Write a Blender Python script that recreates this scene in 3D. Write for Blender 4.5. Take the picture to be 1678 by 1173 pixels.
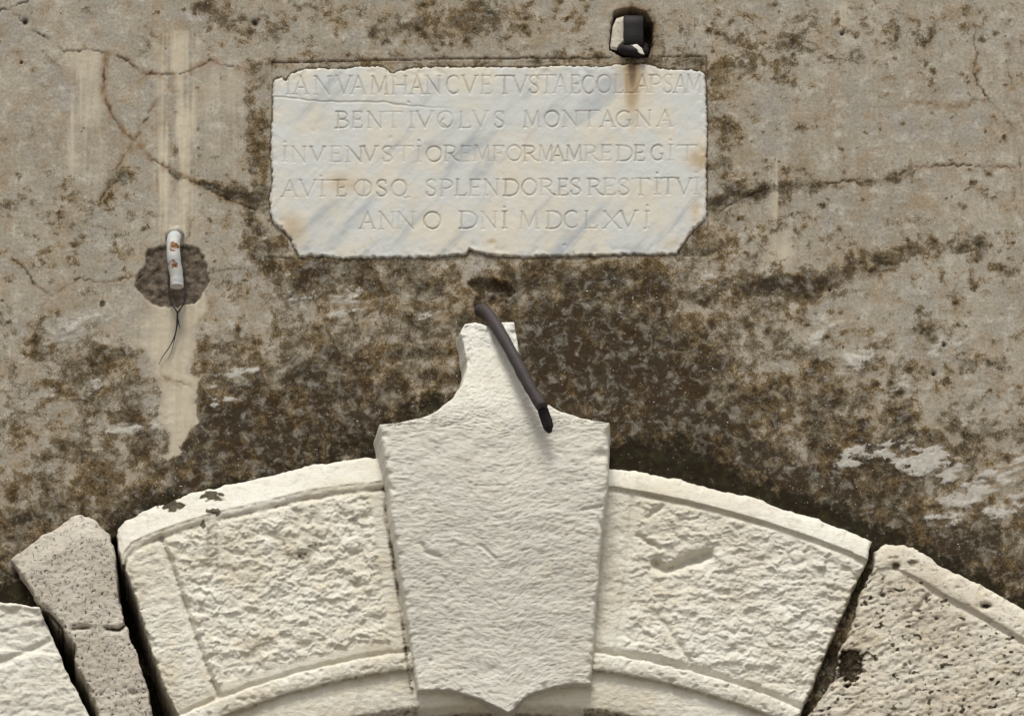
import bpy, math, random
import numpy as np
from mathutils import Vector

for o in list(bpy.data.objects):
    bpy.data.objects.remove(o, do_unlink=True)
scene = bpy.context.scene
COL = scene.collection

# ------------------------------------------------------------------ camera
S = 0.0014                      # metres on the wall per photograph pixel
DIST = 12.0
ELEV, AZ = math.radians(22), math.radians(2.5)
CAM = Vector((-DIST*math.cos(ELEV)*math.sin(AZ), -DIST*math.cos(ELEV)*math.cos(AZ), -DIST*math.sin(ELEV)))
cam_d = bpy.data.cameras.new('camera')
cam = bpy.data.objects.new('camera', cam_d); COL.objects.link(cam)
cam.location = CAM
quat = (-CAM).to_track_quat('-Z', 'Y')
cam.rotation_mode = 'QUATERNION'; cam.rotation_quaternion = quat
cam_d.sensor_width = 36.0
cam_d.lens = 36.0*DIST/(1678*S)
cam_d.clip_start = 0.1; cam_d.clip_end = 500
scene.camera = cam

# ------------------------------------------------------------------ sky, sun, exposure
SUN_EL, SUN_AZ = math.radians(64), math.radians(-12)      # azimuth from the wall's outward normal, minus = from the left
world = bpy.data.worlds.new("World"); scene.world = world
world.use_nodes = True
wn = world.node_tree; wn.nodes.clear()
sky = wn.nodes.new('ShaderNodeTexSky'); sky.sky_type = 'NISHITA'; sky.sun_disc = False
sky.sun_elevation = SUN_EL; sky.sun_rotation = math.radians(180) - SUN_AZ
sky.air_density = 1.0; sky.dust_density = 4.0
hsv = wn.nodes.new('ShaderNodeHueSaturation'); hsv.inputs['Saturation'].default_value = 0.15
bg = wn.nodes.new('ShaderNodeBackground'); bg.inputs['Strength'].default_value = 0.090
wo = wn.nodes.new('ShaderNodeOutputWorld')
wn.links.new(sky.outputs[0], hsv.inputs['Color']); wn.links.new(hsv.outputs[0], bg.inputs[0]); wn.links.new(bg.outputs[0], wo.inputs[0])
sun_d = bpy.data.lights.new('sun', 'SUN'); sun_d.energy = 2.0; sun_d.angle = math.radians(16); sun_d.color = (1.0, 0.975, 0.91)
sun = bpy.data.objects.new('sun', sun_d); COL.objects.link(sun)
sdir = Vector((math.sin(SUN_AZ)*math.cos(SUN_EL), -math.cos(SUN_AZ)*math.cos(SUN_EL), math.sin(SUN_EL)))
sun.rotation_mode = 'QUATERNION'; sun.rotation_quaternion = sdir.to_track_quat('Z', 'Y')
vs = scene.view_settings
vs.view_transform = 'Standard'; vs.look = 'None'; vs.gamma = 1.0; vs.exposure = 0.66; vs.use_curve_mapping = False

# ------------------------------------------------------------------ photograph pixel -> point on the plane d metres in front of the wall
RM = np.array(quat.to_matrix()); CV = np.array(CAM)
FP = cam_d.lens/36.0*1678
def P(px, py, d=0.0):
    px, py, d = np.broadcast_arrays(np.asarray(px, float), np.asarray(py, float), np.asarray(d, float))
    a = np.stack([(px-839)/FP, -(py-586.5)/FP, -np.ones_like(px)], -1) @ RM.T
    t = (-d - CV[1])/a[..., 1]
    return CV + a*t[..., None]
def PV(px, py, d=0.0): return Vector(P(px, py, d).tolist())

# ------------------------------------------------------------------ numpy noise
def _hash(ix, iy, seed):
    h = (ix.astype(np.uint32)*np.uint32(374761393) + iy.astype(np.uint32)*np.uint32(668265263) + np.uint32((seed*974711+12345) & 0xffffffff))
    h = (h ^ (h >> np.uint32(13)))*np.uint32(1274126177)
    return h ^ (h >> np.uint32(16))
def pn(x, y, seed=0):
    x = np.asarray(x, float)+4096; y = np.asarray(y, float)+4096
    ix = np.floor(x).astype(np.int64); iy = np.floor(y).astype(np.int64)
    fx = x-ix; fy = y-iy
    u = fx*fx*fx*(fx*(fx*6-15)+10); v = fy*fy*fy*(fy*(fy*6-15)+10)
    def g(i, j, dx, dy):
        a = _hash(i, j, seed).astype(float)*(2*math.pi/4294967296.0)
        return np.cos(a)*dx+np.sin(a)*dy
    n00 = g(ix, iy, fx, fy); n10 = g(ix+1, iy, fx-1, fy)
    n01 = g(ix, iy+1, fx, fy-1); n11 = g(ix+1, iy+1, fx-1, fy-1)
    return ((n00*(1-u)+n10*u)*(1-v)+(n01*(1-u)+n11*u)*v)*1.5
def fbm(x, y, o=4, seed=0, rough=0.5):
    s = 0; a = 1; t = 0
    for k in range(o):
        s = s+a*pn(x*2**k, y*2**k, seed*17+k); t += a; a *= rough
    return s/t
def ridged(x, y, o=3, seed=0, rough=0.5):
    s = 0; a = 1; t = 0
    for k in range(o):
        s = s+a*(1-2.2*np.abs(pn(x*2**k, y*2**k, seed*31+k))); t += a; a *= rough
    return s/t
def sstep(a, b, x):
    t = np.clip((x-a)/(b-a), 0, 1); return t*t*(3-2*t)
def pits(x, y, seed, thr=0.55):
    """sharp small pits: 0 outside, 1 in the middle of a pit"""
    return sstep(thr, thr+0.25, pn(x, y, seed)+0.4*pn(x*2.1, y*2.1, seed+5))

def seg_dist(x, y, pts):
    d = np.full(x.shape, 1e9)
    for (ax, ay), (bx, by) in zip(pts[:-1], pts[1:]):
        vx, vy = bx-ax, by-ay; L = vx*vx+vy*vy+1e-9
        t = np.clip(((x-ax)*vx+(y-ay)*vy)/L, 0, 1)
        d = np.minimum(d, np.hypot(x-ax-t*vx, y-ay-t*vy))
    return d
def poly_sd(x, y, pts):
    """signed distance, positive inside"""
    p = list(pts)+[pts[0]]
    d = seg_dist(x, y, p)
    ins = np.zeros(x.shape, bool)
    for (ax, ay), (bx, by) in zip(p[:-1], p[1:]):
        c = (ay > y) != (by > y)
        with np.errstate(divide='ignore', invalid='ignore'):
            xx = ax+(y-ay)*(bx-ax)/(by-ay+1e-12)
        ins ^= c & (x < xx)
    return np.where(ins, d, -d)
def local(x, y, box, fn, fill):
    """evaluate fn only inside box"""
    out = np.full(x.shape, float(fill))
    m = (x > box[0]) & (x < box[2]) & (y > box[1]) & (y < box[3])
    if m.any(): out[m] = fn(x[m], y[m])
    return out

# ------------------------------------------------------------------ objects
def tag(o, label=None, cat=None, group=None, kind=None):
    if label: o['label'] = label
    if cat: o['category'] = cat
    if group: o['group'] = group
    if kind: o['kind'] = kind
    return o
def thing(name, label, cat, loc=(0, 0, 0), group=None):
    e = bpy.data.objects.new(name, None); e.empty_display_size = 0.05
    e.location = loc; COL.objects.link(e)
    return tag(e, label, cat, group)
def link(name, me, mat, parent=None, loc=(0, 0, 0)):
    o = bpy.data.objects.new(name, me); COL.objects.link(o)
    me.materials.append(mat)
    if parent is not None: o.parent = parent
    else: o.location = loc
    return o
def raw_mesh(name, V, quads, attrs=None, smooth=True):
    me = bpy.data.meshes.new(name)
    V = np.ascontiguousarray(V, np.float32); quads = np.ascontiguousarray(quads, np.int32)
    me.vertices.add(len(V)); me.vertices.foreach_set('co', V.ravel())
    me.loops.add(quads.size); me.loops.foreach_set('vertex_index', quads.ravel())
    me.polygons.add(len(quads)); me.polygons.foreach_set('loop_start', np.arange(0, quads.size, 4, dtype=np.int32))
    me.update(calc_edges=True)
    if smooth: me.polygons.foreach_set('use_smooth', np.ones(len(quads), bool))
    for k, a in (attrs or {}).items():
        at = me.attributes.new(k, 'FLOAT', 'POINT'); at.data.foreach_set('value', np.ascontiguousarray(a, np.float32).ravel())
    return me
def grid_quads(ny, nx):
    i = np.arange(ny*nx).reshape(ny, nx)
    return np.stack([i[1:, :-1], i[1:, 1:], i[:-1, 1:], i[:-1, :-1]], -1).reshape(-1, 4)

def tube(path, radii, n=16, cap=True, seed=0, rough=0.0):
    """path in world points; returns verts/quads of a tube with closed ends"""
    path = [Vector(p) for p in path]
    V = []; up = Vector((0, 0, 1))
    ts = []
    for i in range(len(path)):
        a = path[max(i-1, 0)]; b = path[min(i+1, len(path)-1)]
        ts.append((b-a).normalized())
    nrm = ts[0].cross(Vector((1, 0.2, 0.1))).normalized()
    rng = random.Random(seed)
    for i, p in enumerate(path):
        nrm = (nrm-ts[i]*nrm.dot(ts[i])).normalized()
        bi = ts[i].cross(nrm)
        for k in range(n):
            a = 2*math.pi*k/n
            r = radii[i]*(1+rng.uniform(-rough, rough))
            V.append(p+(nrm*math.cos(a)+bi*math.sin(a))*r)
    F = []
    for i in range(len(path)-1):
        for k in range(n):
            F.append((i*n+k, i*n+(k+1) % n, (i+1)*n+(k+1) % n, (i+1)*n+k))
    if cap:
        F.append(tuple(range(n-1, -1, -1))); F.append(tuple(range((len(path)-1)*n, len(path)*n)))
    return V, F
def py_mesh(name, V, F, origin=Vector((0, 0, 0)), smooth=True):
    me = bpy.data.meshes.new(name)
    me.from_pydata([tuple(Vector(v)-origin) for v in V], [], F); me.update()
    if smooth:
        for p in me.polygons: p.use_smooth = True
    return me
def smooth_path(pts, n):
    """Catmull-Rom through (px,py,d) or world tuples"""
    p = [np.array(q, float) for q in pts]
    p = [2*p[0]-p[1]]+p+[2*p[-1]-p[-2]]
    out = []
    m = len(pts)-1
    for k in range(n+1):
        t = k/n*m; i = min(int(t), m-1); f = t-i
        a, b, c, d = p[i:i+4]
        out.append(0.5*((2*b)+(c-a)*f+(2*a-5*b+4*c-d)*f*f+(3*b-a-3*c+d)*f**3))
    return out

# ------------------------------------------------------------------ node materials
class Mat:
    def __init__(s, name, rough=0.9):
        s.m = bpy.data.materials.new(name); s.m.use_nodes = True
        s.t = s.m.node_tree; s.b = s.t.nodes['Principled BSDF']
        s.b.inputs['Roughness'].default_value = rough
        s.b.inputs['Specular IOR Level'].default_value = 0.06
        s.tc = s.t.nodes.new('ShaderNodeTexCoord'); s.co = s.tc.outputs['Object']
    def put(s, inp, v):
        if isinstance(v, bpy.types.NodeSocket): s.t.links.new(v, inp)
        elif isinstance(v, (tuple, list)) and len(v) == 3 and inp.type == 'RGBA': inp.default_value = (*v, 1)
        else: inp.default_value = v
    def attr(s, n):
        a = s.t.nodes.new('ShaderNodeAttribute'); a.attribute_name = n; return a.outputs['Fac']
    def mapping(s, scale=(1, 1, 1), rot=(0, 0, 0), loc=(0, 0, 0)):
        a = s.t.nodes.new('ShaderNodeMapping'); s.t.links.new(s.co, a.inputs[0])
        a.inputs['Scale'].default_value = scale; a.inputs['Rotation'].default_value = rot; a.inputs['Location'].default_value = loc
        return a.outputs[0]
    def noise(s, scale, detail=3, rough=0.55, vec=None, dist=0.0):
        a = s.t.nodes.new('ShaderNodeTexNoise'); s.t.links.new(vec or s.co, a.inputs['Vector'])
        a.inputs['Scale'].default_value = scale; a.inputs['Detail'].default_value = detail
        a.inputs['Roughness'].default_value = rough; a.inputs['Distortion'].default_value = dist
        return a.outputs[0]
    def math(s, op, a, b=0.0, clamp=False):
        n = s.t.nodes.new('ShaderNodeMath'); n.operation = op; n.use_clamp = clamp
        s.put(n.inputs[0], a); s.put(n.inputs[1], b); return n.outputs[0]
    def step(s, v, a, b, lo=0.0, hi=1.0):
        n = s.t.nodes.new('ShaderNodeMapRange'); n.interpolation_type = 'SMOOTHSTEP'
        s.put(n.inputs['Value'], v); n.inputs['From Min'].default_value = a; n.inputs['From Max'].default_value = b
        n.inputs['To Min'].default_value = lo; n.inputs['To Max'].default_value = hi
        return n.outputs[0]
    def mix(s, f, a, b, mode='MIX'):
        n = s.t.nodes.new('ShaderNodeMix'); n.data_type = 'RGBA'; n.blend_type = mode
        s.put(n.inputs[0], f); s.put(n.inputs[6], a); s.put(n.inputs[7], b); return n.outputs[2]
    def bump(s, h, strength, dist, normal=None):
        n = s.t.nodes.new('ShaderNodeBump'); n.inputs['Strength'].default_value = strength; n.inputs['Distance'].default_value = dist
        s.t.links.new(h, n.inputs['Height'])
        if normal: s.t.links.new(normal, n.inputs['Normal'])
        return n.outputs[0]
    def out(s, col=None, normal=None, rough=None):
        if col is not None: s.put(s.b.inputs['Base Color'], col)
        if normal is not None: s.t.links.new(normal, s.b.inputs['Normal'])
        if rough is not None: s.put(s.b.inputs['Roughness'], rough)
        return s.m

# ---- old lime plaster
def mat_plaster():
    m = Mat('old_plaster', 0.95)
    t = m.attr('dirt'); warm = m.attr('pale'); crack = m.attr('crack'); moss = m.attr('moss'); cem = m.attr('cement'); och = m.attr('ochre'); lime = m.attr('lime')
    big = m.noise(3.2, 4, 0.6)
    base = m.mix(m.step(big, 0.35, 0.65), (0.298, 0.260, 0.200), (0.355, 0.316, 0.252))
    streak = m.noise(16, 5, 0.62, m.mapping((2.2, 1, 0.16)))
    base = m.mix(m.step(streak, 0.48, 0.72, 0, 0.5), base, (0.42, 0.385, 0.32))
    g = m.noise(9, 5, 0.65)
    base = m.mix(m.step(g, 0.44, 0.64, 0, 0.8), base, (0.300, 0.283, 0.246))
    lt = m.noise(24, 6, 0.7, m.mapping(loc=(2, 9, 4)))
    base = m.mix(m.step(lt, 0.48, 0.68, 0, 0.8), base, (0.47, 0.44, 0.38))
    tan = m.noise(14, 5, 0.62, m.mapping(loc=(5, 2, 1)))
    base = m.mix(m.step(tan, 0.49, 0.66, 0, 0.48), base, (0.285, 0.205, 0.115))
    fine = m.noise(150, 5, 0.7)
    base = m.mix(m.step(fine, 0.32, 0.66), m.mix(1.0, base, (0.70, 0.685, 0.66), 'MULTIPLY'), base)
    paint = m.mix(m.step(m.noise(18, 5, 0.65, m.mapping((3.0, 1, 0.22))), 0.3, 0.7), (0.40, 0.345, 0.255), (0.49, 0.435, 0.34))
    paint = m.mix(m.step(fine, 0.4, 0.7, 0, 0.35), paint, (0.36, 0.315, 0.24))
    col = m.mix(warm, base, paint)
    col = m.mix(och, col, (0.185, 0.112, 0.052))
    # grime and lichen: one continuous scale from thin tan stain to a dark crust
    n0 = m.noise(20, 6, 0.7, m.mapping(loc=(8, 1, 3)), 0.3)
    n1 = m.noise(62, 6, 0.72, dist=0.4)
    n2 = m.noise(240, 3, 0.65)
    def add(v, n, k): return m.math('ADD', v, m.math('MULTIPLY', m.math('SUBTRACT', n, 0.5), k))
    tt = add(add(add(t, n0, 0.55), n1, 1.15), n2, 0.9)
    hue = m.step(m.noise(11, 4, 0.6, m.mapping(loc=(4, 4, 4))), 0.4, 0.6)
    tanc = m.mix(hue, (0.215, 0.160, 0.095), (0.190, 0.162, 0.120))
    midc = m.mix(hue, (0.110, 0.076, 0.036), (0.110, 0.085, 0.051))
    drkc = m.mix(hue, (0.036, 0.023, 0.012), (0.036, 0.027, 0.017))
    col = m.mix(m.step(tt, 0.26, 0.48, 0, 0.85), col, tanc)
    col = m.mix(m.step(tt, 0.42, 0.60, 0, 0.95), col, midc)
    col = m.mix(m.step(tt, 0.58, 0.92, 0, 0.95), col, drkc)
    # grey film and plaster showing through the crust
    gl = m.noise(34, 6, 0.72, m.mapping(loc=(11, 5, 2)), 0.5)
    col = m.mix(m.math('MULTIPLY', m.step(gl, 0.48, 0.70, 0, 0.70), m.step(t, 0.35, 0.6)), col, (0.270, 0.250, 0.208))
    sp = m.step(m.noise(110, 4, 0.65, m.mapping(loc=(3, 7, 9))), 0.60, 0.72)
    col = m.mix(m.math('MULTIPLY', sp, 0.6), col, (0.34, 0.30, 0.235))
    # lime-white remains
    lm = m.step(add(add(add(lime, gl, 1.3), n1, 1.5), n2, 0.9), 0.50, 0.86, 0, 0.88)
    col = m.mix(lm, col, m.mix(m.step(n1, 0.4, 0.6), (0.49, 0.465, 0.41), (0.38, 0.36, 0.32)))
    # moss and black-green growth along the arch
    mo = m.step(add(add(moss, n0, 1.3), n1, 1.2), 0.38, 0.80, 0, 0.95)
    col = m.mix(mo, col, m.mix(m.step(m.noise(40, 4), 0.47, 0.62), (0.016, 0.012, 0.007), (0.024, 0.022, 0.010)))
    col = m.mix(m.step(add(moss, n1, 0.5), 0.90, 1.15, 0, 0.9), col, (0.045, 0.060, 0.012))
    white = m.step(m.noise(170, 1, 0.5, m.mapping(loc=(1, 3, 6))), 0.745, 0.79)
    col = m.mix(m.math('MULTIPLY', white, 0.8), col, (0.50, 0.48, 0.44))
    cemc = m.mix(m.step(m.noise(70, 5, 0.7), 0.35, 0.65), (0.062, 0.048, 0.035), (0.150, 0.122, 0.092))
    col = m.mix(cem, col, cemc)
    col = m.mix(crack, col, (0.050, 0.035, 0.020))
    h = m.math('ADD', m.math('MULTIPLY', fine, 0.5), m.math('MULTIPLY', n1, 0.5))
    h = m.math('ADD', h, m.math('MULTIPLY', m.step(tt, 0.45, 0.7), 0.35))
    n = m.bump(h, 0.55, 0.0018)
    return m.out(col, n)

def mat_stone(name, c1, c2, pit=0.0, grain=1.0, warmth=0.5):
    m = Mat(name, 0.9)
    a = m.noise(6, 4, 0.6); b = m.noise(45, 5, 0.65); f = m.noise(230, 3, 0.65)
    col = m.mix(m.step(a, 0.35, 0.65), c1, c2)
    col = m.mix(m.step(b, 0.5, 0.72, 0, warmth), col, (c2[0]*0.86, c2[1]*0.76, c2[2]*0.60))
    g = m.attr('grime_shade'); gt = m.math('ADD', g, m.math('MULTIPLY', m.math('SUBTRACT', m.noise(90, 5, 0.7), 0.5), 0.9))  # mask holds real dirt and also shade painted on the mouldings
    col = m.mix(m.step(m.attr('warm'), 0.0, 1.0), col, (0.45, 0.355, 0.24))
    col = m.mix(m.step(gt, 0.30, 0.62, 0, 0.6), col, (0.21, 0.165, 0.115))
    col = m.mix(m.step(gt, 0.55, 0.75, 0, 0.95), col, m.mix(m.step(b, 0.45, 0.6), (0.035, 0.032, 0.020), (0.075, 0.062, 0.042)))
    col = m.mix(m.step(m.attr('pit'), 0.2, 0.8, 0, 0.9), col, (0.05, 0.042, 0.033))
    col = m.mix(m.attr('white'), col, (0.60, 0.585, 0.54))
    an = m.noise(85, 4, 0.7, m.mapping((0.45, 1, 1.5)), 0.4)
    h = m.math('ADD', m.math('MULTIPLY', f, 0.5), m.math('MULTIPLY', b, 0.5))
    h = m.math('ADD', h, m.math('MULTIPLY', an, 0.9))
    dust = m.noise(28, 5, 0.7, m.mapping(loc=(6, 2, 8)))
    col = m.mix(m.step(dust, 0.52, 0.72, 0, 0.45), col, (0.36, 0.325, 0.265))
    if pit > 0:
        pp = m.step(m.noise(115, 4, 0.75, dist=1.0), 0.585, 0.65)
        col = m.mix(m.math('MULTIPLY', pp, pit), col, (0.065, 0.052, 0.038))
        h = m.math('SUBTRACT', h, m.math('MULTIPLY', pp, 1.6*pit))
    return m.out(col, m.bump(h, 0.7, 0.0016*grain))

def mat_marble():
    m = Mat('veined_marble', 0.62)
    r0 = m.mapping((1, 1, 1), (0, math.radians(-40), 0))
    def st(k, sc, loc, detail, dist):
        a = m.t.nodes.new('ShaderNodeMapping'); m.t.links.new(r0, a.inputs[0]); a.inputs['Scale'].default_value = (1, 1, k); a.inputs['Location'].default_value = loc
        return m.noise(sc, detail, 0.6, a.outputs[0], dist)
    v1 = st(0.22, 13, (0, 0, 0), 5, 0.5)
    v2 = st(0.16, 38, (3, 1, 2), 4, 0.3)
    v3 = st(0.20, 20, (7, 1, 2), 5, 0.5)
    w = m.noise(7, 4, 0.6, m.mapping(loc=(1, 2, 3)))
    col = m.mix(m.step(w, 0.42, 0.60), (0.485, 0.492, 0.470), (0.535, 0.500, 0.420))
    col = m.mix(m.step(v1, 0.50, 0.70, 0, 0.9), col, (0.315, 0.335, 0.345))
    col = m.mix(m.step(v3, 0.54, 0.68, 0, 0.5), col, (0.54, 0.525, 0.48))
    col = m.mix(m.step(v2, 0.57, 0.74, 0, 0.55), col, (0.36, 0.37, 0.37))
    sp = m.noise(60, 4, 0.6)
    col = m.mix(m.step(sp, 0.55, 0.72, 0, 0.35), col, (0.50, 0.41, 0.29))
    r = m.math('ADD', m.attr('rust'), m.math('MULTIPLY', m.math('SUBTRACT', m.noise(22, 5, 0.6), 0.5), 0.35))
    ra = m.attr('rust')
    col = m.mix(m.math('MULTIPLY', m.step(r, 0.12, 0.6), m.step(ra, 0.02, 0.2, 0, 0.8)), col, (0.43, 0.335, 0.215))
    col = m.mix(m.step(r, 0.25, 0.95, 0, 0.85), col, (0.24, 0.165, 0.085))
    col = m.mix(m.step(ra, 0.75, 0.98, 0, 0.85), col, (0.11, 0.07, 0.035))
    col = m.mix(m.math('MULTIPLY', m.attr('groove'), 0.46), col, (0.25, 0.205, 0.145))
    col = m.mix(m.attr('grime_shade'), col, (0.17, 0.135, 0.095))
    return m.out(col, m.bump(m.noise(120, 4, 0.6), 0.35, 0.0012), 0.6)

def mat_iron(name, dark, rust, amount):
    m = Mat(name, 0.62)
    a = m.noise(60, 5, 0.65); b = m.noise(220, 3, 0.6)
    col = m.mix(m.step(a, amount, amount+0.2), dark, rust)
    col = m.mix(m.step(b, 0.35, 0.7, 0, 0.4), col, (dark[0]*1.9, dark[1]*1.8, dark[2]*1.75))
    m.b.inputs['Specular IOR Level'].default_value = 0.22
    return m.out(col, m.bump(m.math('ADD', a, b), 0.6, 0.0015), 0.65)

def mat_painted_pipe():
    m = Mat('flaking_white_paint', 0.55)
    f = m.noise(34, 5, 0.7, dist=0.3)
    col = m.mix(m.step(m.noise(30, 3), 0.4, 0.6), (0.40, 0.415, 0.42), (0.52, 0.50, 0.45))
    col = m.mix(m.step(f, 0.545, 0.60), col, m.mix(m.step(m.noise(120, 3), 0.4, 0.6), (0.13, 0.055, 0.025), (0.24, 0.13, 0.065)))
    return m.out(col, m.bump(m.step(f, 0.58, 0.65), 0.5, 0.001), 0.5)

M_PL = mat_plaster()
M_KEY = mat_stone('tooled_limestone', (0.55, 0.53, 0.465), (0.60, 0.575, 0.50), 0.0, 1.7, 0.35)
M_VOU = mat_stone('rough_limestone', (0.55, 0.505, 0.405), (0.64, 0.615, 0.535), 0.10, 2.2, 0.55)
M_TRA = mat_stone('pitted_grey_travertine', (0.42, 0.38, 0.315), (0.49, 0.45, 0.385), 0.85, 2.4, 0.4)
M_TR2 = mat_stone('warm_travertine', (0.49, 0.440, 0.355), (0.59, 0.55, 0.46), 0.45, 2.2, 0.5)
M_MAR = mat_marble()
M_MAR.node_tree.nodes['Principled BSDF'].inputs['Specular IOR Level'].default_value = 0.2
M_IRON = mat_iron('old_iron', (0.036, 0.029, 0.029), (0.070, 0.041, 0.028), 0.54)
M_IRON_DARK = mat_iron('black_iron', (0.009, 0.0065, 0.0075), (0.060, 0.026, 0.014), 0.58)
M_PIPE = mat_painted_pipe()
M_WIRE = mat_iron('black_wire', (0.02, 0.022, 0.024), (0.03, 0.03, 0.03), 0.6)

# ------------------------------------------------------------------ arch geometry in photograph pixels
CX, CY = 815.0, 2310.0
R_EXT, R_FIL, R_ROLL, R_INT = 1568.0, 1250.0, 1223.0, 1136.0

PLAQUE = [(447,140),(449,131),(455,127),(462,127),(470,131),(473,124),(480,119),(492,115),(505,111),(520,111),(545,113),(565,112),(580,109),
 (620,108),(632,112),(640,118),(645,120),(655,115),(670,112),(700,109),(760,110),(800,109),(860,110),(920,107),(960,108),(990,109),(1010,105),
 (1055,104),(1070,107),(1085,112),(1110,113),(1140,115),(1155,119),(1158,140),(1160,200),(1158,250),(1159,300),(1158,355),(1150,365),(1138,374),(1128,388),
 (1118,402),(1110,417),(1080,417),(1060,419),(1037,416),(1000,419),(920,420),(850,422),(800,418),(785,414),(770,410),(763,417),(700,423),
 (650,422),(600,423),(560,424),(520,420),(505,419),(492,423),(483,408),(475,390),(462,375),(447,365),(443,345),(441,320),(446,300),(445,275),(443,250),(446,180)]
PATCH = [(240,410),(270,403),(300,402),(325,407),(338,430),(343,460),(325,495),(290,503),(262,502),(245,495),(222,470),(226,450),(238,435)]
HOLE = [(1007,20),(1035,14),(1058,22),(1070,45),(1068,75),(1060,92),(1020,92),(1000,80),(1002,50)]

# ------------------------------------------------------------------ the wall: one relief sheet
def axis(lo, a, b, hi, fine):
    mid = np.arange(a, b+0.1, fine)
    def side(l, start):
        out = []; s = fine; x = start
        while x < l:
            s = min(s*1.18, 90); x += s; out.append(x)
        return np.array(out)
    return np.concatenate([(-side(-lo, -a))[::-1], mid, side(hi, b)])
gx = axis(-1700, -50, 1728, 3400, 2.1)
gy = axis(-1500, -40, 1215, 3600, 2.1)
X, Y = np.meshgrid(gx, gy)
WX = X+6*fbm(X/26, Y/26, 3, 1)+10*pn(X/90, Y/90, 9)
WY = Y+6*fbm(X/26, Y/26, 3, 2)+10*pn(X/90, Y/90, 8)
r = np.hypot(X-CX, Y-CY)
TOPX = [-262,-190,-110,-50,0,30,65,22.1+50,100,130,160,182,194,205,250,340,420,500,560,612,1008,1060,1130,1200,1260,1340,1400,1426,1445,1482,1500,1560,1620,1678,1760,1850]
TOPY = [1122,1075,1032,1000,986,988,994,885,860,850,858,878,868,853,832,803,785,765,757,750,768,776,790,808,825,852,875,887,894,893,900,935,966,1000,1050,1112]
ycirc = CY-np.sqrt(np.clip(R_EXT**2-(X-CX)**2, 0, None))
ytop = np.where((X > -262) & (X < 1850), np.interp(X, TOPX, TOPY), ycirc)
eo = (ytop-Y)*np.sqrt(np.clip(1-((X-CX)/R_EXT)**2, 0.15, 1))
e = r-(R_EXT-9)+5*pn(X/35, Y/35, 43)

def gauss(cx, cy, sx, sy, rot=0.0):
    c, s = math.cos(rot), math.sin(rot)
    u = (WX-cx)*c+(WY-cy)*s; v = -(WX-cx)*s+(WY-cy)*c
    return np.exp(-(u/sx)**2-(v/sy)**2)
def boxm(x0, y0, x1, y1, f=15):
    return sstep(-f, f, WX-x0)*sstep(-f, f, x1-WX)*sstep(-f, f, WY-y0)*sstep(-f, f, y1-WY)

D = 0.15+0.14*fbm(X/130, Y/110, 3, 40)+0.10*gauss(110, 400, 150, 110)+0.08*gauss(1330, 60, 190, 70)
D += 0.50*np.exp(-(np.clip(e, 0, None)/120)**2)+0.17*np.exp(-(np.clip(e, 0, None)/330)**2)
D += 0.20*boxm(440, 424, 1190, 640, 30)+0.16*boxm(440, 424, 1100, 480, 12)+0.20*boxm(840, 430, 1130, 640, 40)+0.22*gauss(1120, 690, 150, 70)+0.20*gauss(560, 690, 150, 60)
D += 0.33*boxm(405, 90, 447, 440, 14)+0.24*boxm(1158, 90, 1205, 430, 22)+0.13*boxm(1158, 60, 1300, 520, 45)
D += 0.17*boxm(330, -200, 1010, 88, 40)+0.30*gauss(760, 35, 90, 24)+0.18*boxm(440, 88, 1160, 112, 8)
D += 0.28*gauss(520, 440, 120, 45)+0.20*gauss(1060, 600, 170, 110)+0.22*gauss(930, 560, 90, 110)+0.22*gauss(480, 640, 140, 80, -0.4)
D += 0.50*np.exp(-(local(WX, WY, (1180, 330, 1700, 560), lambda a, b: seg_dist(a, b, [(1225,470),(1320,470),(1385,440),(1440,425),(1500,410),(1560,400),(1600,402)]), 999)/20)**2)
D += 0.40*gauss(1315, 470, 55, 36)+0.26*gauss(1330, 620, 170, 90)+0.18*gauss(1520, 540, 70, 22, -0.3)+0.34*gauss(1540, 720, 150, 50)+0.25*gauss(1620, 880, 120, 50)+0.2*gauss(1390, 760, 90, 50)+0.16*gauss(1640, 590, 60, 20)
D += 0.20*gauss(120, 690, 170, 110)+0.28*gauss(180, 590, 90, 26, -0.5)+0.26*gauss(60, 560, 70, 30, .4)+0.12*gauss(110, 360, 90, 50)
D += 0.26*gauss(380, 560, 50, 30)+0.34*gauss(370, 660, 60, 80)+0.30*gauss(225, 660, 25, 60)
D += 0.95*gauss(388, 325, 26, 12)+0.6*np.exp(-(seg_dist(WX, WY, [(278,283),(330,300),(372,322)])/8)**2)+0.3*gauss(345, 305, 30, 14, .5)+0.20*gauss(210, 300, 30, 35)
D += 0.20*gauss(1290, 60, 140, 40)+0.18*gauss(1530, 40, 50, 25)+0.22*gauss(1400, 95, 30, 10)+.2*gauss(1245, 105, 40, 12)
D += 0.42*np.exp(-(local(WX, WY, (1150, 230, 1500, 360), lambda a, b: seg_dist(a, b, [(1150,335),(1230,320),(1270,306),(1340,300),(1400,298),(1450,298),(1540,275)]), 999)/10)**2)
D += 0.36*local(WX, WY, (425, 96, 1180, 440), lambda a, b: sstep(2, 5, -poly_sd(a, b, PLAQUE))*sstep(340, 360, b), 0)*boxm(452, 300, 1150, 412, 14)+0.16*boxm(447, 98, 1157, 128, 6)
rs_ = random.Random(77)
spot = np.zeros_like(X)
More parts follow.
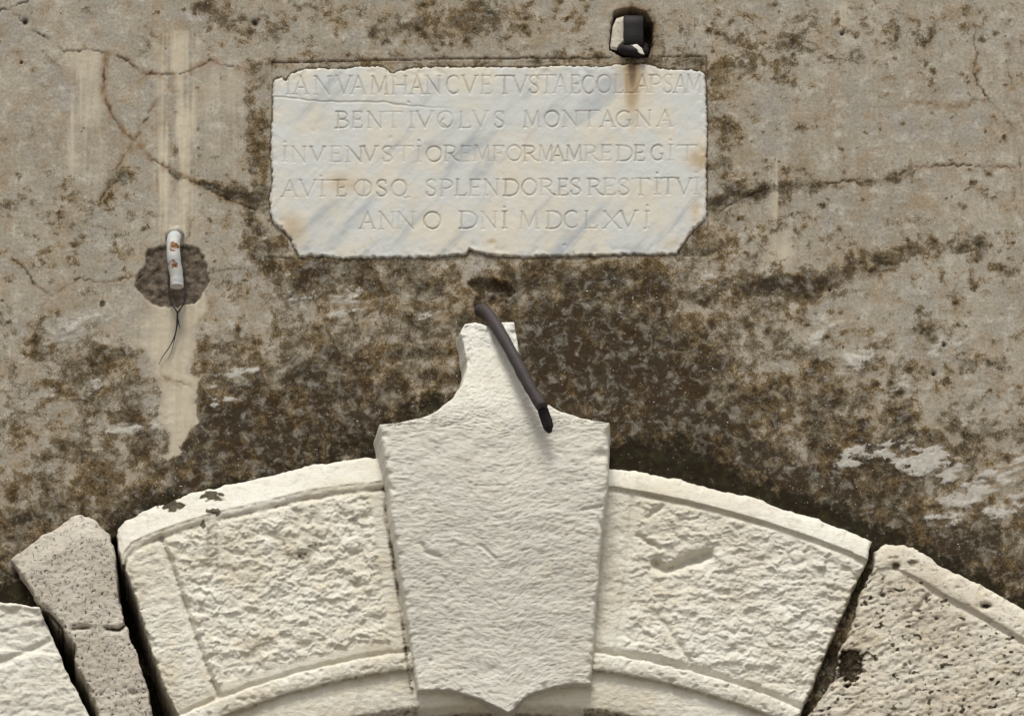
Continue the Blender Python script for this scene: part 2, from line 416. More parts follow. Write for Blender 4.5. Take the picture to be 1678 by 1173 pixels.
for k in range(420):
    if k < 300: sx_, sy_ = rs_.uniform(1150, 1690), rs_.uniform(-10, 760)
    elif k < 360: sx_, sy_ = rs_.uniform(-10, 440), rs_.uniform(200, 560)
    else: sx_, sy_ = rs_.uniform(250, 1200), rs_.uniform(-20, 95)
    sr_ = rs_.choice((2, 2.5, 3, 3.5, 4, 5, 6, 8)); amp_ = rs_.uniform(0.25, 0.6)
    i0, i1 = np.searchsorted(gy, (sy_-3*sr_, sy_+3*sr_)); j0, j1 = np.searchsorted(gx, (sx_-3*sr_, sx_+3*sr_))
    if i1 > i0 and j1 > j0:
        xx = X[i0:i1, j0:j1]; yy = Y[i0:i1, j0:j1]
        spot[i0:i1, j0:j1] = np.maximum(spot[i0:i1, j0:j1], amp_*np.exp(-((xx-sx_)**2+((yy-sy_)*1.15)**2)/(sr_*(1+0.5*pn(xx/5, yy/5, k)))**2))
# cleaner zones
D -= 0.18*gauss(130, 170, 170, 130)+0.12*gauss(1430, 230, 190, 90)+0.14*gauss(1440, 500, 130, 45)+0.10*gauss(1620, 640, 70, 60)+0.12*gauss(560, 480, 60, 50)
D += 0.14*gauss(660, 560, 100, 80)
D -= 0.06*gauss(560, 560, 60, 40)+0.16*gauss(170, 470, 130, 40)
drip = poly_sd(X+5*pn(X/14, Y/14, 3)+16*pn(X/50, Y/45, 4), Y+14*pn(X/50, Y/45, 5)+5*pn(X/12, Y/12, 2), [(232,380),(330,380),(345,470),(330,520),(318,600),(314,650),(318,690),(305,715),(287,742),(276,735),(270,700),(262,650),(266,600),(215,560),(190,520),(215,450)])
D -= 0.8*sstep(-8, 12, drip)
det = 0.40*pn(WX/95, WY/70, 49)+0.65*pn(WX/44, WY/38, 50)+0.75*pn(WX/21, WY/19, 51)+0.40*pn(WX/10, WY/9, 52)
t = D+0.36*det+spot
# isolated dark spots
spots = pits(X/17+1.5, Y/15, 61, 0.62)*sstep(-0.1, 0.3, pn(X/120, Y/120, 62))
t = np.maximum(t, 0.62*spots+t*(1-spots))

pale = 0.95*sstep(-9, 9, drip)*sstep(330, 520, Y)*sstep(200, 262, X+0.35*(Y-560)+12*pn(X/20, Y/20, 79))
def streaks(x0, x1, y0, y1, seed, amp):
    return amp*sstep(x0-14, x0+10, X)*sstep(x1+14, x1-10, X)*sstep(y0-20, y0+10, Y)*sstep(y1+90, y1-30, Y)*np.clip(0.52+0.7*pn(X/5, Y/150, seed)+0.9*pn(X/17, Y/190, seed+1)+0.8*pn(X/60, Y/60, seed+2)+0.35*fbm(X/9, Y/12, 2, seed+3), 0, 1)
pale = np.maximum(pale, streaks(112, 165, 86, 270, 70, 0.8))
pale = np.maximum(pale, streaks(258, 320, 60, 400, 71, 1.15))
pale = np.maximum(pale, streaks(330, 395, 120, 230, 74, 0.45))
pale = np.maximum(pale, streaks(1268, 1285, 260, 430, 72, 0.9))
pale = np.maximum(pale, streaks(1365, 1385, 0, 60, 75, 0.7))
pale = np.maximum(pale, 0.8*gauss(1275, 415, 20, 26))
lime = np.zeros_like(X)
for (cx, cy, sx, sy, k) in [(1400,748,34,15,.8),(1455,738,40,12,.8),(1510,757,36,17,1.0),(1545,775,30,10,.7),(1600,800,70,20,.7),(1560,850,60,14,.5),(1420,585,60,20,.5),(1370,520,40,26,.4),(1600,660,60,40,.3),(1655,835,50,20,.6),(1640,770,60,12,.5),(1340,560,24,22,.5),(1430,562,22,16,.45),(570,500,34,26,.5),(690,515,34,10,.45),(390,610,40,9,.55),(355,655,28,9,.55),(345,632,14,6,.5),(130,540,60,24,.45),(1205,110,40,30,.3),(1215,290,24,16,.45),(1160,460,20,30,.45),(210,700,60,18,.45),(120,640,60,16,.35),(1480,640,60,14,.35),(1560,560,50,30,.35),(480,490,40,22,.4)]:
    lime = np.maximum(lime, 2.0*k*gauss(cx, cy, sx*1.25, sy*1.25, -0.3))
lime = lime*np.clip(0.62+1.5*fbm((X+0.5*Y)/42, Y/17, 4, 80, 0.6), 0, 1.25)
lime = lime+0.16*sstep(0.0, 0.5, pn(X/70, Y/60, 78))

t = t-0.35*pale
cr = np.zeros_like(X); dep = np.zeros_like(X); och = np.zeros_like(X)
def crack(pts, w=1.5, depth=0.006, halo=0.0, k=1.0, wob=1.0, fade=True):
    global cr, dep, och
    xs = [p[0] for p in pts]; ys = [p[1] for p in pts]
    box = (min(xs)-30, min(ys)-30, max(xs)+30, max(ys)+30)
    m = (X > box[0]) & (X < box[2]) & (Y > box[1]) & (Y < box[3])
    x = X[m]; y = Y[m]
    x2 = x+wob*(3*pn(x/9, y/9, 5)+1.2*pn(x/4, y/4, 6)); y2 = y+wob*(3*pn(x/9+7, y/9, 7)+1.2*pn(x/4, y/4, 8))
    d = seg_dist(x2, y2, pts)
    v = k*(0.60+1.1*pn(x/28, y/28, 11)) if fade else k
    lw = w*(1+0.6*pn(x/15, y/15, 12))
    c = np.clip(v*sstep(1, 0.15, d/(0.75*lw+0.9)), 0, 1)
    cr[m] = np.maximum(cr[m], c); dep[m] = np.maximum(dep[m], 0.55*depth*c)
    if halo: och[m] = np.maximum(och[m], halo*np.exp(-(d/6.5)**2)*np.clip(0.6+pn(x/14, y/14, 13), 0, 1))
crack([(-50,30),(0,18),(15,14),(50,0),(90,-40)], 1.8, 0.007)
crack([(15,14),(40,36),(50,50),(70,58),(90,68),(105,86),(150,82),(175,88)], 1.6, 0.007, 0.25)
crack([(50,0),(52,20),(44,36)], 0.9)
crack([(175,88),(205,97),(230,118),(275,124),(310,118),(335,105),(345,98),(370,108),(410,112)], 1.2, 0.005, 0.75, 0.9)
crack([(172,90),(170,130),(170,155),(180,180),(200,215),(225,235),(250,262),(285,282),(330,305),(370,325),(420,345)], 1.5, 0.006, 0.85, 0.85)
crack([(228,218),(195,270),(165,330)], 1.6, 0.006, 0.6, 0.9)
crack([(256,165),(237,200)], 1.8, 0.006, 0.6, 0.8)
crack([(1587,-40),(1587,28),(1600,45),(1597,75),(1602,90),(1595,115),(1603,140),(1620,165),(1645,190),(1665,215)], 1.2, 0.005, 0.25, 0.95)
crack([(1655,205),(1668,240),(1672,265),(1675,320)], 1.0, 0.004, 0.2, 0.6)
crack([(1180,345),(1230,320),(1270,306),(1340,304),(1400,295),(1450,300),(1500,275),(1560,270),(1660,275)], 1.5, 0.006, 0.45, 0.95)
crack([(1490,170),(1530,172),(1560,177),(1590,166),(1615,163)], 1.0, 0.003, 0.7, 0.5)
crack([(20,425),(40,440),(60,470),(85,485),(110,470),(130,455),(170,465),(240,448)], 1.3, 0.005, 0.4, 0.8)
crack([(340,448),(380,440),(420,445)], 1.2, 0.005, 0.2, 0.8)
crack([(265,618),(290,625),(312,632)], 0.9, 0.004, 0.5, 0.8)
crack([(300,402),(310,385),(316,360)], 1.0, 0.004, 0.2, 0.8)
crack([(1590,790),(1620,780),(1660,770),(1700,768)], 1.8, 0.006, 0.0, 0.95)
crack([(1500,830),(1512,790),(1520,760)], 1.5, 0.005, 0.0, 0.8)
crack([(1660,60),(1650,110),(1675,190)], 0.8, 0.003, 0.3, 0.5)
# the straight edge of the slab's old bed
crack([(445,103),(560,101),(700,97),(1000,95)], 1.3, 0.007, 0.25, 0.95, 0.4, False)
crack([(1085,93),(1157,93),(1160,130)], 1.3, 0.007, 0.2, 0.95, 0.4, False)
crack([(1160,360),(1162,420),(1110,419)], 1.2, 0.005, 0.2, 0.8, 0.5)
crack([(428,421),(500,425)], 1.4, 0.006, 0.2, 0.9, 0.4)
crack([(445,103),(446,128)], 1.3, 0.006, 0.2, 0.8, 0.4)
# dark crevice round the slab
pb = (X > 420) & (X < 1185) & (Y > 85) & (Y < 445)
sdp = np.full(X.shape, -99.0); sdp[pb] = poly_sd(X[pb], Y[pb], PLAQUE)
cr = np.maximum(cr, 0.85*sstep(-2.6, -0.6, sdp+1.2*pn(X/6, Y/6, 14)))
och = np.maximum(och, 0.35*np.exp(-((1040-X)/30)**2)*boxm(985, 85, 1095, 112, 6))
# small holes
for (hx, hy, hr) in [(41,36,4.5),(418,38,5),(35,103,1.8),(1360,475,2.2),(1547,565,3),(1530,612,3),(1380,55,3)]:
    q = np.exp(-(((X-hx)/hr)**2+((Y-hy)/hr)**2)); cr = np.maximum(cr, np.clip(q*1.4, 0, 1)); dep = np.maximum(dep, 0.010*q)

z = 0.0030*fbm(X/160, Y/160, 3, 20)+0.0013*fbm(X/30, Y/26, 3, 21)+0.0005*fbm(X/7, Y/6, 2, 22)
z += 0.0011*sstep(0.35, 0.75, t)*(1+0.9*pn(X/6, Y/6, 23))
z -= dep
z += 0.0013*sstep(0.35, 0.7, lime+0.25*pn(X/8, Y/7, 44))
frame = boxm(447, 100, 1157, 420, 2)
z -= 0.0010*frame
# recess of the cement patch round the pipe
sdc = local(X+2.5*pn(X/8, Y/8, 30), Y+2.5*pn(X/8, Y/8, 31), (190, 370, 380, 540), lambda a, b: poly_sd(a, b, PATCH), -99)
cem = sstep(-1.5, 1.5, sdc)
z = z-cem*(0.006-0.006*fbm(X/12, Y/12, 3, 32)+0.0)

# bolt hole
sdh = local(X+1.5*pn(X/6, Y/6, 33), Y+1.5*pn(X/6, Y/6, 34), (970, -20, 1100, 125), lambda a, b: poly_sd(a, b, HOLE), -99)
hm = sstep(-2, 2, sdh)
z -= 0.085*hm
och = np.maximum(och, 0.9*np.exp(-((sdh)/10)**2)*sstep(990, 1040, X+6*pn(X/8, Y/8, 37)))
t = t+0.35*np.exp(-((sdh)/14)**2)*sstep(1015, 1060, X)
cr = np.maximum(cr, 0.5*hm)
# pit over the rod
PIT = [(766,463),(784,456),(815,458),(838,469),(846,480),(836,489),(818,487),(808,500),(796,512),(780,512),(776,498),(782,484)]
sdq = local(X+3*pn(X/11, Y/11, 38), Y+3*pn(X/11, Y/11, 39), (730, 430, 880, 540), lambda a, b: poly_sd(a, b, PIT), -99)
pit = sstep(-2, 5, sdq)
z -= pit*(0.013+0.006*fbm(X/9, Y/9, 3, 41))
och = np.maximum(och, pit*np.clip(0.75+0.8*pn(X/9, Y/6, 42), 0.3, 1)); t = t+0.10*pit
cr = np.maximum(cr, 0.5*np.exp(-((sdq-3)/3.5)**2)*sstep(482, 462, Y))
cr = np.maximum(cr, 0.9*np.exp(-((X-790)/13)**2-((Y-502)/11)**2)); cr = np.maximum(cr, 0.55*pit*sstep(0, .4, pn(X/12, Y/8, 45)+0.15))
z += 0.003*gauss(772, 495, 10, 14)
# masonry behind the arch stones: sunk deep on the left, filled on the right
band = sstep(7, 13, -eo+3*pn(X/20, Y/20, 35))*(Y < CY)*(np.abs(X-CX) < R_EXT-8)
leftm = sstep(1100, 900, X)
z = z*(1-band)+band*(-0.15*leftm+0.030*(1-leftm)*sstep(905, 960, Y)+0.006*fbm(X/15, Y/15, 3, 36))
openm = sstep(R_INT+14, R_INT+6, np.where(Y < CY, r, np.abs(X-CX)))
z = z*(1-openm)+openm*(-0.55)
moss = 0.52*np.exp(-(np.clip(e-2, 0, None)/26)**2)+0.34*np.exp(-(np.clip(e, 0, None)/85)**2)
moss += 0.48*np.exp(-(((X-1100)/110)**2+((Y-740)/48)**2))+0.44*np.exp(-(((X-690)/60)**2+((Y-650)/40)**2))+0.32*np.exp(-(((X-560)/100)**2+((Y-715)/35)**2))+0.2*np.exp(-(((X-260)/100)**2+((Y-800)/30)**2))
moss += 0.22*np.exp(-(seg_dist(X, Y, [(735,560),(738,640),(700,668),(630,690)])/22)**2)+0.22*np.exp(-(seg_dist(X, Y, [(865,590),(905,650),(1005,690)])/22)**2)
moss = moss*sstep(1700, 1250, X)+0.92*moss*sstep(1250, 1700, X)
moss = np.clip(np.where(band > 0.5, np.where(X < 1100, 0.75, 0.55), moss), 0, 0.85)
for (cx, cy, sx, sy) in [(1398,960,9,26),(1345,1085,8,26),(112,1050,16,40),(150,1120,16,40),(60,930,14,22),(232,960,8,60)]:
    moss = np.maximum(moss, 1.25*gauss(cx, cy, sx, sy)*(band > 0.5))
moss = np.maximum(moss, 1.05*np.exp(-(((X-52)/16)**2+((Y-962)/14)**2)))
# low ground of the wall outside the picture stays plain
far = sstep(0, 400, np.maximum.reduce([-X, X-1678, -Y]))
V = P(X, Y, 0.0); V[..., 1] -= z
attrs = dict(lime=np.clip(lime*(1-band), 0, 1), dirt=np.clip(t, -0.5, 1.3), pale=np.clip(pale*(1-band), 0, 1), crack=np.clip(cr, 0, 1), moss=np.clip(moss, 0, 1.25), cement=cem, ochre=np.clip(och, 0, 1))
wall_me = raw_mesh('plaster_wall', V.reshape(-1, 3), grid_quads(*X.shape), attrs)
wall = link('plaster_wall', wall_me, M_PL)
tag(wall, 'weathered grey plaster wall, cracked and stained with brown dirt, behind slab and arch', 'wall')

# ------------------------------------------------------------------ ground in front of the wall
GZ = CAM.z-1.6
gm = Mat('paving', 0.9)
gc = gm.mix(gm.step(gm.noise(3, 4), 0.4, 0.6), (0.20, 0.185, 0.165), (0.27, 0.25, 0.22))
M_GR = gm.out(gc, gm.bump(gm.noise(20, 5), 0.5, 0.01))
ground = link('ground', py_mesh('ground', [(-150, -300, GZ), (150, -300, GZ), (150, 1.0, GZ), (-150, 1.0, GZ)], [(0, 1, 2, 3)]), M_GR)
tag(ground, kind='structure')

# ------------------------------------------------------------------ inscribed slab
def bez_arc(cx, cy, rx, ry, a0, a1, n=10):
    return [(cx+rx*math.cos(math.radians(a0+(a1-a0)*k/n)), cy+ry*math.sin(math.radians(a0+(a1-a0)*k/n))) for k in range(n+1)]
# letters in a unit box, x right, y up from the base line; (polyline, width)
TH, TN, SF = 1.0, 0.6, 0.55
def sf(x, y, w=0.13): return ([(x-w, y), (x+w, y)], SF)
def glyph(c, asp):
    """asp = width / height, so that serif lengths stay alike"""
    s = 0.10/max(asp, 0.15)
    if c == 'I': return [([(.5, 0), (.5, 1)], TH), sf(.5, 0, .5), sf(.5, 1, .5)]
    if c == 'A': return [([(.08, 0), (.5, 1)], TN), ([(.5, 1), (.90, 0)], TH), ([(.24, .36), (.76, .36)], TN), sf(.08, 0, s), sf(.90, 0, s)]
    if c == 'V': return [([(.08, 1), (.5, 0)], TH), ([(.5, 0), (.92, 1)], TN), sf(.08, 1, s), sf(.92, 1, s)]
    if c == 'N': return [([(.12, 0), (.12, 1)], TN), ([(.10, 1), (.88, 0)], TH), ([(.88, 0), (.88, 1)], TN), sf(.12, 0, s), sf(.06, 1, s*.7), sf(.88, 1, s)]
    if c == 'M': return [([(.12, 0), (.18, 1)], 0.8), ([(.18, 1), (.52, .08)], TH), ([(.52, .08), (.82, 1)], 0.8), ([(.82, 1), (.90, 0)], TH), sf(.12, 0, s), sf(.90, 0, s), sf(.14, 1, s*.6)]
    if c == 'H': return [([(.12, 0), (.12, 1)], TH), ([(.88, 0), (.88, 1)], TH), ([(.12, .5), (.88, .5)], TN)]+[sf(a, b, s) for a in (.12, .88) for b in (0, 1)]
    if c == 'T': return [([(.5, 0), (.5, 1)], TH), ([(.0, 1), (1, 1)], TN), ([(.0, 1), (.0, .88)], SF), ([(1, 1), (1, .88)], SF), sf(.5, 0, s)]
    if c == 'E': return [([(.2, 0), (.2, 1)], TH), ([(.05, 1), (.95, 1)], TN), ([(.2, .52), (.8, .52)], TN), ([(.05, 0), (1, 0)], TN), ([(.95, 1), (.95, .88)], SF), ([(1, 0), (1, .13)], SF), ([(.8, .45), (.8, .6)], SF)]
    if c == 'F': return [([(.25, 0), (.25, 1)], TH), ([(.05, 1), (.98, 1)], TN), ([(.25, .5), (.75, .5)], TN), sf(.25, 0, s), ([(.98, 1), (.98, .86)], SF), ([(.75, .43), (.75, .57)], SF)]
    if c == 'L': return [([(.2, 0), (.2, 1)], TH), ([(.05, 0), (1, 0)], TN), ([(1, 0), (1, .14)], SF), sf(.2, 1, s)]
    if c == 'O': return [(bez_arc(.5, .5, .47, .5, 30, 210, 12), TH), (bez_arc(.5, .5, .47, .5, 210, 390, 12), 0.85)]
    if c == 'Q': return [(bez_arc(.5, .5, .47, .5, 0, 360, 24), 0.9), ([(.62, .06), (.85, -.12), (1.15, -.06)], TN), ([(.72, .06), (.62, -.18)], SF)]
    if c == 'C': return [(bez_arc(.58, .5, .52, .5, 62, 298, 16), TH), ([(.92, .95), (.92, .78)], SF), ([(.92, .05), (.94, .18)], SF)]
    if c == 'G': return [(bez_arc(.56, .5, .50, .5, 58, 300, 16), TH), ([(.90, .06), (.90, .42)], TH), sf(.86, .42, .14), ([(.88, .95), (.88, .80)], SF)]
    if c == 'D': return [([(.15, 0), (.15, 1)], TH), ([(.02, 1), (.42, 1)]+bez_arc(.42, .5, .54, .5, 90, -90, 12)+[(.02, 0)], 0.85)]
    if c == 'P': return [([(.2, 0), (.2, 1)], TH), ([(.02, 1), (.5, 1)]+bez_arc(.5, .73, .45, .27, 90, -90, 8)+[(.2, .46)], 0.85), sf(.2, 0, s)]
    if c == 'B': return [([(.2, 0), (.2, 1)], TH), ([(.0, 1), (.45, 1)]+bez_arc(.45, .76, .38, .24, 90, -90, 8)+[(.2, .52)], 0.85), ([(.45, .52)]+bez_arc(.48, .26, .48, .26, 90, -90, 8)+[(.0, 0)], TH)]
    if c == 'R': return [([(.15, 0), (.15, 1)], TH), ([(.0, 1), (.42, 1)]+bez_arc(.42, .75, .34, .25, 90, -90, 8)+[(.15, .5)], 0.85), ([(.42, .5), (.75, .12), (1.0, 0)], TH), sf(.15, 0, s)]
    if c == 'S': return [([(.86, .80), (.80, .94), (.55, 1.0), (.25, .95), (.12, .78), (.22, .62), (.5, .50), (.80, .38), (.90, .20), (.76, .05), (.45, 0), (.18, .05), (.12, .20)], TH), ([(.88, .98), (.86, .78)], SF)]
    if c == 'X': return [([(.08, 1), (.92, 0)], TH), ([(.08, 0), (.92, 1)], TN), sf(.08, 1, s), sf(.92, 0, s), sf(.08, 0, s)]
    if c == '-': return [([(0, 1), (1, 1)], TN)]
    if c == '.': return [([(.3, 0.0), (.7, 0.06)], 1.1)]
    return []
LINES = [  # (top-left y, base-left y, top-right y, base-right y), letters with their left and right pixel
 ((126,155.5,123.5,152.5), [('I',469,476),('A',481,506),('N',515,543),('V',550,577),('A',575,600),('M',606,637),('H',642,668),('A',672,695),('N',698,723),('C',731,752),('V',757,783),('E',788,805),('T',812,842),('V',839,866),('S',866,884),('T',882,911),('A',907,930),('E',935,950),('C',954,973),('O',978,1002),('L',1006,1021),('L',1024,1040),('A',1041,1064),('P',1064,1084),('S',1086,1103),('A',1104,1126),('M',1123,1151)]),
 ((184.5,211,182,208), [('B',550,572),('E',576,593),('N',602,627),('T',629,660),('I',671,678),('V',681,711),('O',717,743),('L',752,771),('V',774,801),('S',809,827),('M',857,887),('O',892,917),('N',922,948),('T',950,983),('A',984,1008),('G',1009,1034),('N',1042,1068),('A',1077,1102)]),
 ((241,266,238.5,263.5), [('I',463,471),('N',478,502),('V',507,533),('E',541,560),('N',567,595),('V',594,619),('S',625,644),('T',647,677),('I',682,690),('O',698,724),('R',727,752),('E',754,771),('M',775,805),('F',806,825),('O',830,855),('R',857,882),('M',881,908),('A',903,926),('M',926,955),('R',957,982),('E',984,1002),('D',1010,1037),('E',1039,1056),('G',1066,1087),('I',1095,1103),('T',1110,1143)]),
 ((296.5,323,292.5,319), [('A',461,488),('V',490,519),('I',524,532),('-',535,570),('E',551,567),('O',580,610),('I',595,599),('S',616,635),('Q',641,667),('S',697,716),('P',720,742),('L',746,764),('E',768,787),('N',793,818),('D',825,851),('O',855,880),('R',884,910),('E',914,931),('S',934,953),('R',963,988),('E',988,1008),('S',1013,1032),('T',1036,1065),('I',1073,1081),('T',1083,1107),('V',1108,1134),('I',1138,1147)]),
 ((348.5,375.5,346,374), [('A',589,615),('N',622,647),('N',650,680),('O',694,723),('D',752,783),('N',788,815),('I',823,831),('M',850,884),('D',895,922),('C',924,947),('L',957,978),('X',988,1018),('V',1015,1044),('I',1056,1064)]),
]
DOTS = [(669,168),(466,233),(686,231),(1098,230),(525,289),(1076,284),(1140,283),(826,339.5),(1060,337)]
px = np.arange(436, 1166, 1.0); py = np.arange(100, 429, 1.0)
PX, PY = np.meshgrid(px, py)
jx = PX+2.0*pn(PX/9, PY/9, 101)+1.0*pn(PX/4, PY/4, 102); jy = PY+2.0*pn(PX/9, PY/9, 103)+1.0*pn(PX/4, PY/4, 104)
sd = poly_sd(jx, jy, PLAQUE)
groove = np.zeros_like(PX)
rng = random.Random(4)
def carve(pts, w, depth):
    xs = [p[0] for p in pts]; ys = [p[1] for p in pts]
    x0 = max(int(min(xs)-6-px[0]), 0); x1 = min(int(max(xs)+7-px[0]), len(px)); y0 = max(int(min(ys)-6-py[0]), 0); y1 = min(int(max(ys)+7-py[0]), len(py))
    if x1 <= x0 or y1 <= y0: return
    xx = PX[y0:y1, x0:x1]; yy = PY[y0:y1, x0:x1]
    d = seg_dist(xx+0.5*pn(xx/6, yy/6, 110), yy+0.5*pn(xx/6, yy/6, 111), pts)
    groove[y0:y1, x0:x1] = np.maximum(groove[y0:y1, x0:x1], depth*np.clip(1-d/w, 0, 1)**0.8)
for (tl, bl, tr, br), letters in LINES:
    for c, x0, x1 in letters:
        f = ((x0+x1)/2-460)/690
        top = tl+(tr-tl)*f; bot = bl+(br-bl)*f
        jit = rng.uniform(-0.5, 0.5); sk = rng.uniform(-0.5, 0.5)
        dk = rng.uniform(0.7, 1.0)
        for pts, w in glyph(c, (x1-x0)/(bot-top)):
            q = [(x0+u*(x1-x0)+sk*v, bot+jit-(bot-top)*v) for u, v in pts]
            carve(q, 0.9+1.35*w, dk*min(1.0, 0.35+0.65*w))
for (dx, dy) in DOTS: carve([(dx, dy), (dx+1.6, dy+.8)], 2.4, 0.8)
carve([(728,194),(722,202),(730,207)], 1.8, 0.6)
crackp = seg_dist(PX+2*pn(PX/20, PY/20, 112), PY+2*pn(PX/20, PY/20, 113), [(448,158),(480,162),(520,167),(580,168),(630,169),(670,174),(720,177),(760,180)])
ck = np.clip(1-crackp/2.6, 0, 1)*sstep(770, 640, PX)
z = 0.0065+0.0012*fbm(PX/70, PY/60, 3, 120)+0.0005*fbm(PX/12, PY/12, 3, 121)
worn = np.clip(0.82+0.6*pn(PX/45, PY/40, 126), 0.52, 1)
groove = groove*worn
z -= 0.0029*groove+0.0016*ck
for (cx, cy, rr, dd) in [(489,158,5,.001),(512,215,4,.001),(640,226,3,.0012),(925,402,2.5,.002),(806,398,5,.001),(1056,376,3,.001)]:
    z -= dd*np.exp(-(((PX-cx)/rr)**2+((PY-cy)/rr)**2))
chip = np.clip(pn(PX/16, PY/16, 122), 0, 1)*sstep(22, 4, sd)
z -= 0.0025*chip
edge = np.sqrt(np.clip(1-(1-np.clip(sd/4.5, 0, 1))**2, 0, 1))
z = np.where(sd > 0, -0.004+(z+0.004)*(0.25+0.75*edge), -0.02)
rust = 1.0*np.exp(-((PX-1036)/(15+0.03*(PY-100)))**2)*np.exp(-(np.clip(PY-118, 0, None)/75.0)**1.5)
rust = np.maximum(rust, 0.42*np.exp(-((PX-1040)/48)**2)*np.exp(-(np.clip(PY-100, 0, None)/105)**2))
rust = np.maximum(rust, 0.55*np.exp(-((PX-1148)/32)**2-((PY-262)/26)**2))
rust = np.maximum(rust, 0.50*np.exp(-((PX-482)/30)**2-((PY-372)/36)**2))
rust = np.maximum(rust, 0.42*np.exp(-((PX-562)/45)**2-((PY-300)/24)**2))
rust = np.maximum(rust, 0.42*np.exp(-((PX-1140)/14)**2-((PY-345)/30)**2)+0.4*np.exp(-((PX-1100)/16)**2-((PY-398)/14)**2))
rust = np.maximum(rust, 0.45*np.exp(-((PX-805)/18)**2-((PY-396)/8)**2))
rust = np.maximum(rust, 0.35*np.exp(-(sd/8)**2)*(0.5+pn(PX/20, PY/20, 123)))
grime_shade = 0.75*sstep(5, -1, sd+3*pn(PX/7, PY/7, 124))*(0.35+0.65*sstep(380, 415, PY))
SO = PV(800, 420, 0)
V = P(PX, PY, 0.006); V[..., 1] -= (z-0.006); V -= np.array(SO)
Q = grid_quads(*PX.shape).reshape(PX.shape[0]-1, PX.shape[1]-1, 4)
sdm = np.maximum.reduce([sd[1:, 1:], sd[:-1, 1:], sd[1:, :-1], sd[:-1, :-1]])
Q = Q[sdm > -2.5]
idx, inv = np.unique(Q.ravel(), return_inverse=True)
sl_me = raw_mesh('inscribed_slab', V.reshape(-1, 3)[idx], inv.reshape(-1, 4),
                 dict(groove=np.clip(np.maximum(groove, 0.7*ck), 0, 1).ravel()[idx], rust=rust.ravel()[idx], grime_shade=grime_shade.ravel()[idx]))
slab = link('inscribed_slab', sl_me, M_MAR, None, SO)
tag(slab, 'chipped white marble slab carved with five lines of Latin capitals, set in the plaster', 'inscription')

# ------------------------------------------------------------------ arch stones
AO = PV(CX, 2310, 0)
arch = thing('stone_arch', 'pale stone arch of rough blocks with tall pointed keystone, across the bottom', 'arch', AO)
def resample(pts, n):
    p = np.array(pts, float); s = np.r_[0, np.cumsum(np.hypot(*np.diff(p, axis=0).T))]
    tt = np.linspace(0, s[-1], n); return np.stack([np.interp(tt, s, p[:, 0]), np.interp(tt, s, p[:, 1])], -1)
def coons(L, R, T, B, nu, nv):
    """L,R top->bottom; T,B left->right"""
    L, R = resample(L, nv), resample(R, nv); T, B = resample(T, nu), resample(B, nu)
    u = np.linspace(0, 1, nu)[None, :, None]; v = np.linspace(0, 1, nv)[:, None, None]
    g = (1-u)*L[:, None]+u*R[:, None]+(1-v)*T[None]+v*B[None]
    g -= (1-u)*(1-v)*L[0]+u*(1-v)*R[0]+(1-u)*v*L[-1]+u*v*R[-1]
    return g[..., 0], g[..., 1]
